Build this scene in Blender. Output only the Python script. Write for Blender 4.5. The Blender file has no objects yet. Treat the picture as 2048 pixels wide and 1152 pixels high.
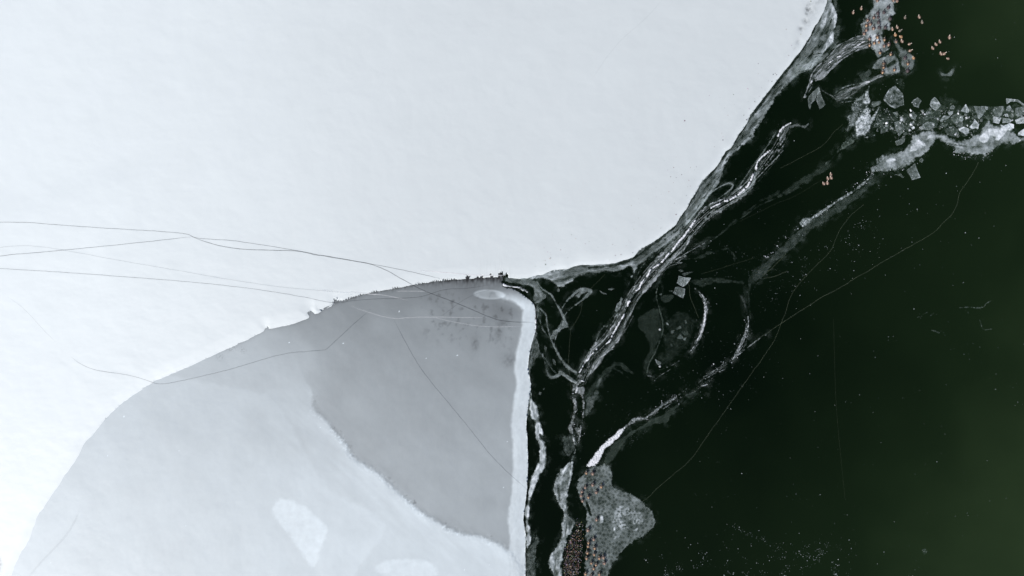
import bpy, bmesh, math, random
import numpy as np

# ---------------------------------------------------------------- camera, sky, sun, exposure
S = bpy.context.scene
COL = S.collection
CAM_H = 70.0
PX = 0.05                                   # metres per photograph pixel on the lake surface
cam_data = bpy.data.cameras.new("camera")
cam = bpy.data.objects.new("camera", cam_data)
COL.objects.link(cam)
cam.location = (0, 0, CAM_H)
cam.rotation_euler = (0, 0, 0)
cam_data.sensor_width = 36.0
cam_data.lens = 36.0 * CAM_H / (2048 * PX)
cam_data.clip_start = 1.0
cam_data.clip_end = 6000.0
S.camera = cam

SUN_EL = math.radians(44)
SUN_AZ = math.atan2(-0.78, -0.63)           # the sun stands to the lower left (x, y) of the picture
sx, sy, sz = math.cos(SUN_EL) * math.sin(SUN_AZ), math.cos(SUN_EL) * math.cos(SUN_AZ), math.sin(SUN_EL)
world = bpy.data.worlds.new("World")
S.world = world
world.use_nodes = True
wn = world.node_tree.nodes
sky = wn.new("ShaderNodeTexSky")
sky.sky_type = 'NISHITA'
sky.sun_disc = False
sky.sun_elevation = SUN_EL
sky.sun_rotation = SUN_AZ
sky.dust_density = 3.0
sky.air_density = 1.0
world.node_tree.links.new(sky.outputs[0], wn["Background"].inputs[0])
wn["Background"].inputs[1].default_value = 0.07
sun_data = bpy.data.lights.new("sun", 'SUN')
sun_data.energy = 3.0
sun_data.angle = math.radians(1.2)
sun_data.color = (1.0, 0.98, 0.955)
sun = bpy.data.objects.new("sun", sun_data)
COL.objects.link(sun)
from mathutils import Vector
sun.rotation_euler = Vector((sx, sy, sz)).to_track_quat('Z', 'Y').to_euler()
S.view_settings.view_transform = 'Standard'
S.view_settings.look = 'None'
S.view_settings.gamma = 1.0
S.view_settings.exposure = 0.0
S.cycles.transparent_max_bounces = 24
R = random.Random(11)

# ---------------------------------------------------------------- small maths
def wx(px): return (np.asarray(px, dtype=float) - 1024.0) * PX
def wy(py): return (576.0 - np.asarray(py, dtype=float)) * PX

def lin(v):                                  # display value 0..255 -> linear
    c = np.clip(np.asarray(v, dtype=float) / 255.0, 0, 1)
    return np.where(c <= 0.04045, c / 12.92, ((c + 0.055) / 1.055) ** 2.4)

TILES = {'A': (1560, 0, 4.188), 'B': (1560, 160, 4.188), 'C': (1240, 230, 4.188), 'D': (1020, 440, 4.188),
         'E': (1020, 600, 4.188), 'F': (1000, 877, 4.188), 'G': (640, 500, 4.188), 'H': (1720, 150, 8),
         'I': (1848, 150, 7.68), 'J': (1590, 60, 8), 'K': (1540, 0, 10.24), 'L': (1500, 500, 3.737),
         'M': (1300, 800, 2.738), 'N': (1720, 230, 8), 'O': (1290, 540, 15.75), 'P': (1300, 340, 8),
         'Q': (1180, 470, 8), 'R': (1100, 620, 8), 'S': (1050, 740, 8), 'U': (1000, 520, 8),
         'V': (1280, 620, 8), 'W': (0, 700, 2.548), 'Y': (0, 400, 2.88), 'Z': (500, 700, 2.548),
         'a': (1690, 0, 8.533), 'f': (0, 0, 1)}

def pts(s):                                  # "U 590,340 640,430; F 1,2" -> survey points of the lake
    out = []
    for seg in s.split(';'):
        w = seg.split()
        ox, oy, k = TILES[w[0]]
        for p in w[1:]:
            a, b = p.split(',')
            out.append((ox + float(a) / k, oy + float(b) / k))
    return np.array(out)

def chaikin(p, n=1, closed=True):
    for _ in range(n):
        if closed:
            q = np.roll(p, -1, axis=0)
            a, b = p * .75 + q * .25, p * .25 + q * .75
            p = np.stack([a, b], 1).reshape(-1, 2)
        else:
            a, b = p[:-1] * .75 + p[1:] * .25, p[:-1] * .25 + p[1:] * .75
            p = np.concatenate([p[:1], np.stack([a, b], 1).reshape(-1, 2), p[-1:]])
    return p

def gnoise(x, y, seed=0):
    xi, yi = np.floor(x).astype(np.int64), np.floor(y).astype(np.int64)
    xf, yf = x - xi, y - yi
    def g(ix, iy):
        h = (ix * 374761393 + iy * 668265263 + seed * 2246822519) & 0xffffffff
        h = ((h ^ (h >> 13)) * 1274126177) & 0xffffffff
        h = (h ^ (h >> 16)) & 0xffff
        return h * (2 * np.pi / 65536.0)
    def dot(ix, iy, dx, dy):
        t = g(ix, iy)
        return np.cos(t) * dx + np.sin(t) * dy
    u, v = xf * xf * xf * (xf * (xf * 6 - 15) + 10), yf * yf * yf * (yf * (yf * 6 - 15) + 10)
    a = dot(xi, yi, xf, yf); b = dot(xi + 1, yi, xf - 1, yf)
    c = dot(xi, yi + 1, xf, yf - 1); d = dot(xi + 1, yi + 1, xf - 1, yf - 1)
    return ((a + u * (b - a)) * (1 - v) + (c + u * (d - c)) * v) * 1.5

def fbm(x, y, oct=4, seed=0):
    s, a, t = 0, 1.0, 0
    for i in range(oct):
        s = s + a * gnoise(x * 2 ** i, y * 2 ** i, seed + i * 17); t += a; a *= .55
    return s / t * 1.5

def white(x, y, seed=0):
    xi, yi = np.floor(x).astype(np.int64), np.floor(y).astype(np.int64)
    h = (xi * 374761393 + yi * 668265263 + seed * 2246822519) & 0xffffffff
    h = ((h ^ (h >> 13)) * 1274126177) & 0xffffffff
    return ((h ^ (h >> 16)) & 0xffff) / 65535.0

def worley(x, y, seed=0):
    xi, yi = np.floor(x), np.floor(y)
    best = np.full(x.shape, 9.0)
    for i in (-1, 0, 1):
        for j in (-1, 0, 1):
            cx, cy = xi + i, yi + j
            px, py = cx + white(cx, cy, seed), cy + white(cx, cy, seed + 5)
            best = np.minimum(best, (px - x) ** 2 + (py - y) ** 2)
    return np.sqrt(best)

def sm(a, b, x):
    t = np.clip((x - a) / (b - a), 0, 1)
    return t * t * (3 - 2 * t)

def sd_poly(X, Y, p):                        # signed distance, positive inside
    best = np.full(X.shape, 1e18); inside = np.zeros(X.shape, bool)
    q = np.roll(p, -1, axis=0)
    for (ax, ay), (bx, by) in zip(p, q):
        dx, dy = bx - ax, by - ay
        l2 = dx * dx + dy * dy + 1e-9
        t = np.clip(((X - ax) * dx + (Y - ay) * dy) / l2, 0, 1)
        best = np.minimum(best, (X - ax - t * dx) ** 2 + (Y - ay - t * dy) ** 2)
        if abs(dy) > 1e-9:
            c = ((ay > Y) != (by > Y)) & (X < dx * (Y - ay) / dy + ax)
            inside ^= c
    d = np.sqrt(best)
    return np.where(inside, d, -d)

def sd_line(X, Y, p):                        # distance, arc length, signed side
    best = np.full(X.shape, 1e18); U = np.zeros(X.shape); V = np.zeros(X.shape)
    cum = 0.0
    for (ax, ay), (bx, by) in zip(p[:-1], p[1:]):
        dx, dy = bx - ax, by - ay
        L = math.hypot(dx, dy) + 1e-9
        t = np.clip(((X - ax) * dx + (Y - ay) * dy) / (L * L), 0, 1)
        d2 = (X - ax - t * dx) ** 2 + (Y - ay - t * dy) ** 2
        m = d2 < best
        best = np.where(m, d2, best)
        U = np.where(m, cum + t * L, U)
        V = np.where(m, np.sign((X - ax) * dy - (Y - ay) * dx), V)
        cum += L
    d = np.sqrt(best)
    return d, U, V * d, cum

# ---------------------------------------------------------------- materials
def mat(name):
    m = bpy.data.materials.new(name)
    m.use_nodes = True
    nt = m.node_tree
    return m, nt, nt.nodes["Principled BSDF"]

def add_bump(nt, b, scale, strength, dist=0.05, detail=6):
    tc = nt.nodes.new("ShaderNodeTexCoord")
    n = nt.nodes.new("ShaderNodeTexNoise"); n.inputs["Scale"].default_value = scale; n.inputs["Detail"].default_value = detail
    bp = nt.nodes.new("ShaderNodeBump"); bp.inputs["Strength"].default_value = strength; bp.inputs["Distance"].default_value = dist
    nt.links.new(tc.outputs["Object"], n.inputs["Vector"])
    nt.links.new(n.outputs["Fac"], bp.inputs["Height"])
    nt.links.new(bp.outputs["Normal"], b.inputs["Normal"])
    return tc, n

def attr(nt, name):
    a = nt.nodes.new("ShaderNodeAttribute"); a.attribute_name = name
    return a

def ramp(nt, stops, fac):
    r = nt.nodes.new("ShaderNodeValToRGB")
    e = r.color_ramp.elements
    while len(e) < len(stops): e.new(0.5)
    for el, (p, c) in zip(e, stops):
        el.position = p; el.color = (*c, 1)
    nt.links.new(fac, r.inputs[0])
    return r

def tone_mat(name, tint, rough, spec, bs, bst, bd):      # opaque snow and snowed-over ice
    m, nt, b = mat(name)
    a = attr(nt, "tone")
    tc, n = add_bump(nt, b, bs, bst, bd)
    n2 = nt.nodes.new("ShaderNodeTexNoise"); n2.inputs["Scale"].default_value = 0.35; n2.inputs["Detail"].default_value = 8
    nt.links.new(tc.outputs["Object"], n2.inputs["Vector"])
    mr = nt.nodes.new("ShaderNodeMapRange"); mr.inputs[3].default_value = 0.972; mr.inputs[4].default_value = 1.028
    nt.links.new(n2.outputs["Fac"], mr.inputs[0])
    mu = nt.nodes.new("ShaderNodeMath"); mu.operation = 'MULTIPLY'
    nt.links.new(a.outputs["Fac"], mu.inputs[0]); nt.links.new(mr.outputs[0], mu.inputs[1])
    v = nt.nodes.new("ShaderNodeVectorMath"); v.operation = 'SCALE'; v.inputs[0].default_value = tint
    nt.links.new(mu.outputs[0], v.inputs["Scale"])
    nt.links.new(v.outputs[0], b.inputs["Base Color"])
    b.inputs["Roughness"].default_value = rough
    b.inputs["Specular IOR Level"].default_value = spec
    return m

def ice_mat(name, stops, rough, spec, bs, bst):          # see-through ice: 'dens' says how frosted it is
    m, nt, b = mat(name)
    a = attr(nt, "dens")
    tc, n = add_bump(nt, b, bs, bst, 0.04)
    r = ramp(nt, stops, a.outputs["Fac"])
    nt.links.new(r.outputs[0], b.inputs["Base Color"])
    n2 = nt.nodes.new("ShaderNodeTexNoise"); n2.inputs["Scale"].default_value = 2.6; n2.inputs["Detail"].default_value = 5
    nt.links.new(tc.outputs["Object"], n2.inputs["Vector"])
    mr = nt.nodes.new("ShaderNodeMapRange"); mr.inputs[1].default_value = 0.25; mr.inputs[2].default_value = 0.75
    mr.inputs[3].default_value = 0.78; mr.inputs[4].default_value = 1.22
    nt.links.new(n2.outputs["Fac"], mr.inputs[0])
    mu = nt.nodes.new("ShaderNodeMath"); mu.operation = 'MULTIPLY'; mu.use_clamp = True
    nt.links.new(a.outputs["Fac"], mu.inputs[0]); nt.links.new(mr.outputs[0], mu.inputs[1])
    nt.links.new(mu.outputs[0], b.inputs["Alpha"])
    b.inputs["Roughness"].default_value = rough
    b.inputs["Specular IOR Level"].default_value = spec
    return m

def plain(name, col, rough=0.6, var=0.25, scale=30):
    m, nt, b = mat(name)
    tc = nt.nodes.new("ShaderNodeTexCoord")
    n = nt.nodes.new("ShaderNodeTexNoise"); n.inputs["Scale"].default_value = scale; n.inputs["Detail"].default_value = 4
    nt.links.new(tc.outputs["Object"], n.inputs["Vector"])
    r = ramp(nt, [(0.3, tuple(c * (1 - var) for c in col)), (0.7, tuple(min(1, c * (1 + var)) for c in col))], n.outputs["Fac"])
    nt.links.new(r.outputs[0], b.inputs["Base Color"])
    b.inputs["Roughness"].default_value = rough
    return m

M_SNOW = tone_mat("snow", (0.912, 0.988, 1.022), 0.52, 0.6, 3.0, 0.10, 0.03)
M_SHEET = tone_mat("snowed_lake_ice", (0.878, 0.985, 1.052), 0.50, 0.5, 2.0, 0.08, 0.03)
STOPS = [(0.0, (0.44, 0.61, 0.53)), (0.12, (0.57, 0.69, 0.67)), (0.4, (0.70, 0.80, 0.84)), (1.0, (0.84, 0.90, 0.97))]
M_ICE = ice_mat("frosted_ice", STOPS, 0.45, 0.35, 9.0, 0.25)
M_WET = ice_mat("wet_ridge_ice", [(0.0, (0.47, 0.60, 0.54)), (0.15, (0.60, 0.69, 0.69)), (0.5, (0.75, 0.81, 0.88)), (1.0, (0.91, 0.93, 0.99))], 0.25, 0.5, 14.0, 0.35)
M_FILM = ice_mat("thin_film_ice", [(0.0, (0.42, 0.58, 0.50)), (0.3, (0.55, 0.66, 0.60)), (1.0, (0.8, 0.85, 0.85))], 0.5, 0.2, 6.0, 0.1)
M_CRACK = ice_mat("crack_dark", [(0.0, (0.10, 0.115, 0.13)), (1.0, (0.06, 0.07, 0.08))], 0.6, 0.2, 6.0, 0.1)
M_PALE = ice_mat("crack_pale", [(0.0, (0.84, 0.87, 0.90)), (1.0, (0.88, 0.9, 0.93))], 0.6, 0.2, 6.0, 0.1)
M_GOLD = ice_mat("crack_on_black_ice", [(0.0, (0.46, 0.56, 0.40)), (1.0, (0.7, 0.75, 0.65))], 0.5, 0.2, 6.0, 0.1)

def water_mat():
    m, nt, b = mat("dark_lake_water")
    a = attr(nt, "silt")
    r = ramp(nt, [(0.0, (0.0013, 0.0042, 0.0014)), (0.5, (0.0080, 0.0172, 0.0064)), (1.0, (0.027, 0.048, 0.020))], a.outputs["Fac"])
    tc, n = add_bump(nt, b, 0.6, 0.02, 0.02)
    nt.links.new(r.outputs[0], b.inputs["Base Color"])
    b.inputs["Roughness"].default_value = 0.12
    b.inputs["IOR"].default_value = 1.33
    b.inputs["Specular IOR Level"].default_value = 0.22
    return m
M_WATER = water_mat()

# ---------------------------------------------------------------- objects
def tag(o, label=None, cat=None, group=None, kind=None):
    if label: o["label"] = label
    if cat: o["category"] = cat
    if group: o["group"] = group
    if kind: o["kind"] = kind
    return o

def link(name, me, m, parent=None):
    o = bpy.data.objects.new(name, me)
    COL.objects.link(o)
    if m is not None: me.materials.append(m)
    if parent is not None: o.parent = parent
    return o

def grid_mesh(name, xs, ys, active, Z, attrs, bottom, snapxy=None):
    """Sheet over the active cells of a grid, closed by a skirt down to `bottom`."""
    ny, nx = len(ys), len(xs)
    X, Y = np.meshgrid(xs, ys)
    if snapxy is not None: X, Y = snapxy
    idx = np.arange(ny * nx).reshape(ny, nx)
    a, b, c, d = idx[:-1, :-1], idx[:-1, 1:], idx[1:, 1:], idx[1:, :-1]
    A = active
    quads = np.stack([d[A], c[A], b[A], a[A]], 1)
    pad = np.pad(A, 1)
    E = []
    m = A & ~pad[:-2, 1:-1]; E.append(np.stack([b[m], a[m]], 1))
    m = A & ~pad[2:, 1:-1]; E.append(np.stack([d[m], c[m]], 1))
    m = A & ~pad[1:-1, :-2]; E.append(np.stack([a[m], d[m]], 1))
    m = A & ~pad[1:-1, 2:]; E.append(np.stack([c[m], b[m]], 1))
    E = np.concatenate(E)
    co = np.stack([wx(X).ravel(), wy(Y).ravel(), Z.ravel()], 1)
    used = np.unique(quads)
    remap = np.zeros(ny * nx, np.int64); remap[used] = np.arange(len(used))
    v = co[used]; nq = len(used)
    top = co[E.ravel()]; bot = top.copy(); bot[:, 2] = np.minimum(bottom, top[:, 2] - 0.01)
    allv = np.concatenate([v, top, bot])
    k = np.arange(len(E))
    t0, t1 = nq + 2 * k, nq + 2 * k + 1
    b0, b1 = t0 + 2 * len(E), t1 + 2 * len(E)
    faces = np.concatenate([remap[quads], np.stack([t0, b0, b1, t1], 1)])
    me = bpy.data.meshes.new(name)
    me.vertices.add(len(allv)); me.vertices.foreach_set("co", allv.astype(np.float32).ravel())
    me.loops.add(len(faces) * 4); me.loops.foreach_set("vertex_index", faces.astype(np.int32).ravel())
    me.polygons.add(len(faces)); me.polygons.foreach_set("loop_start", np.arange(len(faces), dtype=np.int32) * 4)
    me.polygons.foreach_set("use_smooth", np.ones(len(faces), bool))
    me.update(calc_edges=True)
    for an, av in attrs.items():
        av = av.ravel(); av = np.concatenate([av[used], av[E.ravel()], av[E.ravel()]]).astype(np.float32)
        at = me.attributes.new(an, 'FLOAT', 'POINT'); at.data.foreach_set("value", av)
    return me

# A shape is (kind, points, display value, edge softness px, options)
def P(s, v, edge=3, smooth=1, **o): return dict(k='p', p=chaikin(pts(s), smooth) if smooth else pts(s), v=v, e=edge, o=o)
def L(s, w, v, edge=1.2, smooth=2, **o): return dict(k='s', p=chaikin(pts(s), smooth, False), w=w, v=v, e=edge, o=o)

WHITE_REF = 0.72                             # display-linear radiance of fully frosted ice

def field(shapes, X, Y, seed, hz=1.0):
    D = np.zeros(X.shape); dout = np.full(X.shape, -99.0)
    for i, s in enumerate(shapes):
        o = s['o']; sd = seed + i * 31
        if s['k'] == 'p':
            d = sd_poly(X, Y, s['p']); U = V = None
            if 'guide' in o: _, U, V, _ = sd_line(X, Y, chaikin(pts(o['guide']), 2, False))
        else:
            dl, U, V, T = sd_line(X, Y, s['p'])
            w = np.interp(U / T, np.linspace(0, 1, len(s['w'])), s['w']) if isinstance(s['w'], (list, tuple)) else s['w']
            d = w / 2 - dl
        wob = o.get('wob', 1.2); ws = o.get('ws', 9.0)
        d = d + wob * fbm(X / ws, Y / ws, 4, sd + 3) + .45 * wob * fbm(X / ws * 2.7, Y / ws * 2.7, 3, sd + 4)
        ed = s['e'] * np.clip(.75 + 1.3 * fbm(X / 23, Y / 23, 3, sd + 6), .35, 2.2) if s['e'] >= 2 else max(s['e'], .6)
        cov = sm(0, ed, d)
        v = np.full(X.shape, float(s['v']))
        if 'grad' in o:                      # (x0,y0,v0,x1,y1,v1) photograph px: frost thins across the sheet
            x0, y0, v0, x1, y1, v1 = o['grad']
            t = np.clip(((X - x0) * (x1 - x0) + (Y - y0) * (y1 - y0)) / ((x1 - x0) ** 2 + (y1 - y0) ** 2), 0, 1)
            v = v0 + (v1 - v0) * t
        f = 1.0
        if o.get('mot'): f = f + o['mot'] * fbm(X / o.get('ms', 10), Y / o.get('ms', 10), 4, sd + 5)
        g_ = o.get('gr', 0.1) * .55
        f = f + g_ * 1.4 * gnoise(X / 2.3, Y / 2.3, sd + 7) + g_ * (white(X, Y, sd) - .5)
        if o.get('fib') and U is not None:
            fl, fw = o.get('fs', (38, 2.2))
            warp = 2.0 * fbm(X / 14, Y / 14, 2, sd + 11)
            f = f + o['fib'] * (1.3 * gnoise(U / fl, (V + warp) / fw, sd + 9) + .7 * gnoise(U / fl * 2.7, (V + warp) / fw * 2.3, sd + 10))
        if o.get('cell'):
            wl = worley(X / o.get('cs', 4.5), Y / o.get('cs', 4.5), sd + 13)
            f = f + o['cell'] * (sm(0.1, 0.55, wl) - 0.7)
        v = v * np.clip(f, 0.05, 2.2)
        if o.get('vein') and U is not None:      # thin frozen flow lines and dark gaps that run with the sheet
            am, fl, fw = o['vein']
            wv = V + 3.2 * fbm(X / 21, Y / 21, 3, sd + 41)
            n1, n2, n3 = gnoise(U / fl, wv / fw, sd + 43), gnoise(U / fl * 1.4, wv / fw * 1.5, sd + 44), gnoise(U / fl * .8, wv / fw * .8, sd + 45)
            v = v * (1 + .38 * n3) + am * np.exp(-(n1 / .10) ** 2) * np.clip(.6 + n3 * 1.2, 0, 1.4) - am * 1.1 * np.exp(-(n2 / .09) ** 2) * np.clip(.55 - n3 * 1.4, 0, 1.4)
        if o.get('rim'): v = v + o['rim'] * np.exp(-((d - o.get('rp', 1.6)) / o.get('rw', 1.3)) ** 2)
        if o.get('spk'):
            k = o.get('sks', 1.5)
            hot = white(X / k, Y / k, sd + 21) > 1 - o['spk'] * np.clip(0.5 + fbm(X / 12, Y / 12, 3, sd + 22), 0, 1.6)
            v = np.where(hot, np.maximum(v, o.get('sv', 205)), v)
        if o.get('gap') and U is not None:
            cov = cov * sm(-.12, .12, fbm(U / o.get('gs', 14), U * 0 + sd, 3, sd) + o['gap'])
        v = np.clip(v, 0, 250) if o.get('mode', 'max') != 'cut' else np.clip(v, 0, 1)
        mode = o.get('mode', 'max')
        if mode == 'max':
            D = np.maximum(D, v * cov)
            if s['v'] > 58: dout = np.maximum(dout, d - 1)
        elif mode == 'add': D = D + v * cov
        elif mode == 'cut': D = D * (1 - cov * o.get('cut', 1.0))
    # a breath of new ice freezing outward from every body
    halo = np.exp(-np.clip(-dout, 0, 99) / 6.5) * np.clip(.15 + 1.5 * fbm(X / 17, Y / 17, 4, seed + 501), 0, 1.2) * sm(-15, -9, dout) * (dout < 0)
    D = np.maximum(D, 20 + 44 * hz * halo)
    return np.clip(np.where(D > 20, 20 + (D - 20) * GAIN, D), 0, 250)

GAIN = 1.06
LEVEL = [0]
def ice(name, shapes, label=None, cat="ice", group=None, m=None, parent=None, step=1.0, relief=0.06, z0=None, thr=26, kind=None, seed=None):
    LEVEL[0] += 1
    n = LEVEL[0]
    if seed is None: seed = n * 101
    if z0 is None: z0 = 0.014 + 0.0035 * (n % 12)
    lo = np.min([s['p'].min(0) for s in shapes], 0); hi = np.max([s['p'].max(0) for s in shapes], 0)
    wmax = max([6] + [max(s['w']) if isinstance(s.get('w'), (list, tuple)) else s.get('w', 0) for s in shapes])
    mg = wmax / 2 + 17
    xs = np.arange(lo[0] - mg, hi[0] + mg + step, step); ys = np.arange(lo[1] - mg, hi[1] + mg + step, step)
    X, Y = np.meshgrid(xs, ys)
    D = field(shapes, X, Y, seed, 0.0 if name in ('frost_mark', 'crest', 'filaments', 'snow_streak', 'ice_crest') else 1.0)
    act = np.maximum(np.maximum(D[:-1, :-1], D[1:, 1:]), np.maximum(D[1:, :-1], D[:-1, 1:])) > thr
    A = np.clip((lin(D) - lin(20)) / WHITE_REF, 0, 1)
    H = np.clip(D / 255, 0, 1)
    Z = z0 + relief * H + relief * .35 * H * gnoise(X / 3.1, Y / 3.1, seed + 77)
    me = grid_mesh(name, xs, ys, act, Z, {"dens": A}, -0.05)
    o = link(name, me, m or M_ICE, parent)
    return tag(o, label, cat if (label and not parent) else None, group, kind)

def floe(s, v, label, group, tilt=0.0, mot=0.3, rim=25, m=None, step=0.7, thick=0.05, grad=None):
    LEVEL[0] += 1
    n = LEVEL[0]; seed = n * 91
    p = pts(s)
    q = []                                   # break the straight sides a little
    for a, b in zip(p, np.roll(p, -1, axis=0)):
        L_ = math.hypot(*(b - a)); k = max(1, int(L_ / 4))
        nrm = np.array([-(b - a)[1], (b - a)[0]]) / (L_ + 1e-6)
        for j in range(k):
            t = j / k
            q.append(a + (b - a) * t + (nrm * R.uniform(-.45, .45) if j else 0))
    p = np.array(q)
    lo, hi = p.min(0) - 3, p.max(0) + 3
    xs = np.arange(lo[0], hi[0] + step, step); ys = np.arange(lo[1], hi[1] + step, step)
    X, Y = np.meshgrid(xs, ys)
    d = sd_poly(X, Y, p)
    dc = (d[:-1, :-1] + d[1:, 1:] + d[1:, :-1] + d[:-1, 1:]) / 4
    act = dc > -0.1
    pad = np.pad(act, 1)
    cnt = pad[:-1, :-1].astype(int) + pad[1:, 1:] + pad[1:, :-1] + pad[:-1, 1:]
    edge = (cnt > 0) & (cnt < 4)
    gy, gx = np.gradient(d, step)
    g2 = gx * gx + gy * gy + 1e-3
    mv = np.where(edge & (np.abs(d) < step * 1.3), d, 0)
    SX, SY = X - gx / g2 * mv, Y - gy / g2 * mv
    f = 1 + mot * fbm(X / 7, Y / 7, 4, seed) + .22 * gnoise(X / 1.8, Y / 1.8, seed + 3)
    an = R.uniform(0, 6.28)
    cx, cy = p.mean(0)
    size = max(hi - lo)
    f = f + R.uniform(.05, .3) * ((X - cx) * math.cos(an) + (Y - cy) * math.sin(an)) / size * 2
    for _ in range(R.choice([0, 1, 1, 2])):  # healed fracture lines inside the plate
        t = R.uniform(0, 3.14); off = R.uniform(-.25, .25) * size
        ln = (X - cx) * math.sin(t) - (Y - cy) * math.cos(t) - off + 1.2 * fbm(X / 9, Y / 9, 2, seed + 6)
        f = f + .35 * np.exp(-(ln / .8) ** 2)
    D = v * np.clip(f, .3, 2) + rim * np.exp(-((d - .9) / 1.1) ** 2) * np.clip(.6 + fbm(X / 6, Y / 6, 2, seed + 9), 0, 1.6)
    D = np.where(white(X / 1.5, Y / 1.5, seed) > .994, np.maximum(D, 190), D)
    D = np.clip(D, 25, 248)
    A = np.clip((lin(D) - lin(20)) / WHITE_REF, 0, 1)
    ta = R.uniform(0, 6.28)
    Z = 0.03 + 0.002 * (n % 9) + math.tan(math.radians(tilt)) * ((X - cx) * math.cos(ta) + (Y - cy) * math.sin(ta)) * PX + .006 * gnoise(X / 3, Y / 3, seed + 4)
    Z = np.maximum(Z, 0.012)
    me = grid_mesh("ice_floe", xs, ys, act, Z, {"dens": A}, -thick, (SX, SY))
    o = link("ice_floe", me, m or M_ICE)
    return tag(o, label, "ice floe", group)

def ribbon(name, p, w, dens, m, zf, parent=None, jit=0.5, fade=True):
    """A narrow crack laid along a surveyed line, following the surface under it."""
    p = chaikin(p, 2, False)
    seg = np.hypot(*np.diff(p, axis=0).T); u = np.concatenate([[0], np.cumsum(seg)])
    n = max(4, int(u[-1] / 3))
    t = np.linspace(0, u[-1], n)
    x, y = np.interp(t, u, p[:, 0]), np.interp(t, u, p[:, 1])
    sd = R.randrange(9999)
    x = x + jit * (fbm(t / 24, t * 0 + 3.3, 4, sd) + .3 * gnoise(t / 5, t * 0 + .4, sd + 7)); y = y + jit * (fbm(t / 24, t * 0 + 7.7, 4, sd + 1) + .3 * gnoise(t / 5, t * 0 + .6, sd + 8))
    tx, ty = np.gradient(x), np.gradient(y); l = np.hypot(tx, ty) + 1e-9
    nx_, ny_ = -ty / l, tx / l
    ww = w * (1 + .2 * fbm(t / 16, t * 0, 3, sd + 2)) / 2
    co, de = [], []
    dn = dens * np.clip(1 + .14 * fbm(t / 30, t * 0, 3, sd + 4), .2, 1.6)
    if fade: dn = dn * (.3 + .7 * sm(0, min(40, u[-1] * .15), t) * sm(0, min(40, u[-1] * .15), u[-1] - t))
    rows = []
    for s_ in (-1, 1):
        X, Y = x + nx_ * ww * s_, y + ny_ * ww * s_
        rows.append(np.stack([wx(X), wy(Y), zf(x, y)], 1))
    allv = np.concatenate(rows)
    k = np.arange(n - 1)
    f = np.stack([k, k + 1, n + k + 1, n + k], 1)
    me = bpy.data.meshes.new(name)
    me.from_pydata(allv.tolist(), [], f.tolist())
    me.update()
    if me.polygons[0].normal.z < 0: me.flip_normals()
    at = me.attributes.new("dens", 'FLOAT', 'POINT'); at.data.foreach_set("value", np.concatenate([dn, dn]).astype(np.float32))
    return link(name, me, m, parent)

# ================================================================ the setting: water, snow field, lake ice
def axis(lo, hi, step, far_lo, far_hi):
    a = list(np.arange(lo, hi + step, step))
    d, x = step * 4, lo
    pre = []
    while x > far_lo:
        x -= d; d *= 1.5; pre.append(max(x, far_lo))
    d, x = step * 4, a[-1]
    post = []
    while x < far_hi:
        x += d; d *= 1.5; post.append(min(x, far_hi))
    return np.array(pre[::-1] + a + post)

FAR = 26000
# water
xs = axis(950, 2100, 15, -FAR, FAR); ys = axis(-50, 1200, 15, -FAR, FAR)
X, Y = np.meshgrid(xs, ys)
silt = .05 + .47 * sm(1450, 2060, X + .12 * (Y - 576)) + .26 * sm(1850, 2180, X) * sm(300, 1150, Y) + .17 * sm(700, 1152, Y) * sm(1150, 1400, X) + .18 * sm(260, 0, Y) * sm(1750, 1950, X) + .07 * fbm(X / 300, Y / 300, 3, 5)
silt = np.clip(silt + .045 * fbm(X / 110, Y / 110, 3, 8), 0, 1)
me = grid_mesh("lake_water", xs, ys, np.ones((len(ys) - 1, len(xs) - 1), bool), np.zeros(X.shape), {"silt": silt}, -3.0)
tag(link("lake_water", me, M_WATER), "dark green black open lake water beside the snowy ice", "water", kind="structure")

SNOW_EDGE = pts("f 1680,-900 1672,-300 1662,-80; K 1180,-60 1160,0 1150,80 1110,200 1060,310 990,440 900,560 840,680 790,790 690,960 540,1147; A 0,640;"
    "C 1090,0 1060,70 970,200 935,270 880,310 830,400 790,450 690,550 660,600 650,620 620,670 600,700 560,780 500,860 470,920 430,950 340,1020 250,1080 150,1150;"
    "Q 1000,110 930,155 850,200 790,240 740,300 680,360 560,400 400,450 280,462 170,470 0,480;"
    "U 1280,80 1150,112 1090,140 1000,150 880,155 800,185 700,230 600,245 450,290 300,298 200,290; G 1600,235 1560,232 1400,230 1300,238 1100,252 950,268 800,290 650,320 500,345 350,375 200,425 130,432 112,440 100,470 60,490 0,500;"
    "Y 1950,588 1918,592 1900,612 1865,630 1840,652 1815,655 1792,636 1785,650 1780,680 1700,712 1560,742 1530,736 1520,755 1400,820 1260,880 1100,955 900,1040 830,1085;"
    "W 680,230 610,282 550,340 500,400 450,470 418,540 390,580 330,675 300,715 250,795 210,870 170,970 130,1050 80,1152; f -20,1255 -120,1500 -400,2200")
SNOW_POLY = np.concatenate([SNOW_EDGE, np.array([[-400, FAR], [-FAR, FAR], [-FAR, -FAR], [1720, -FAR]])])

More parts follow.
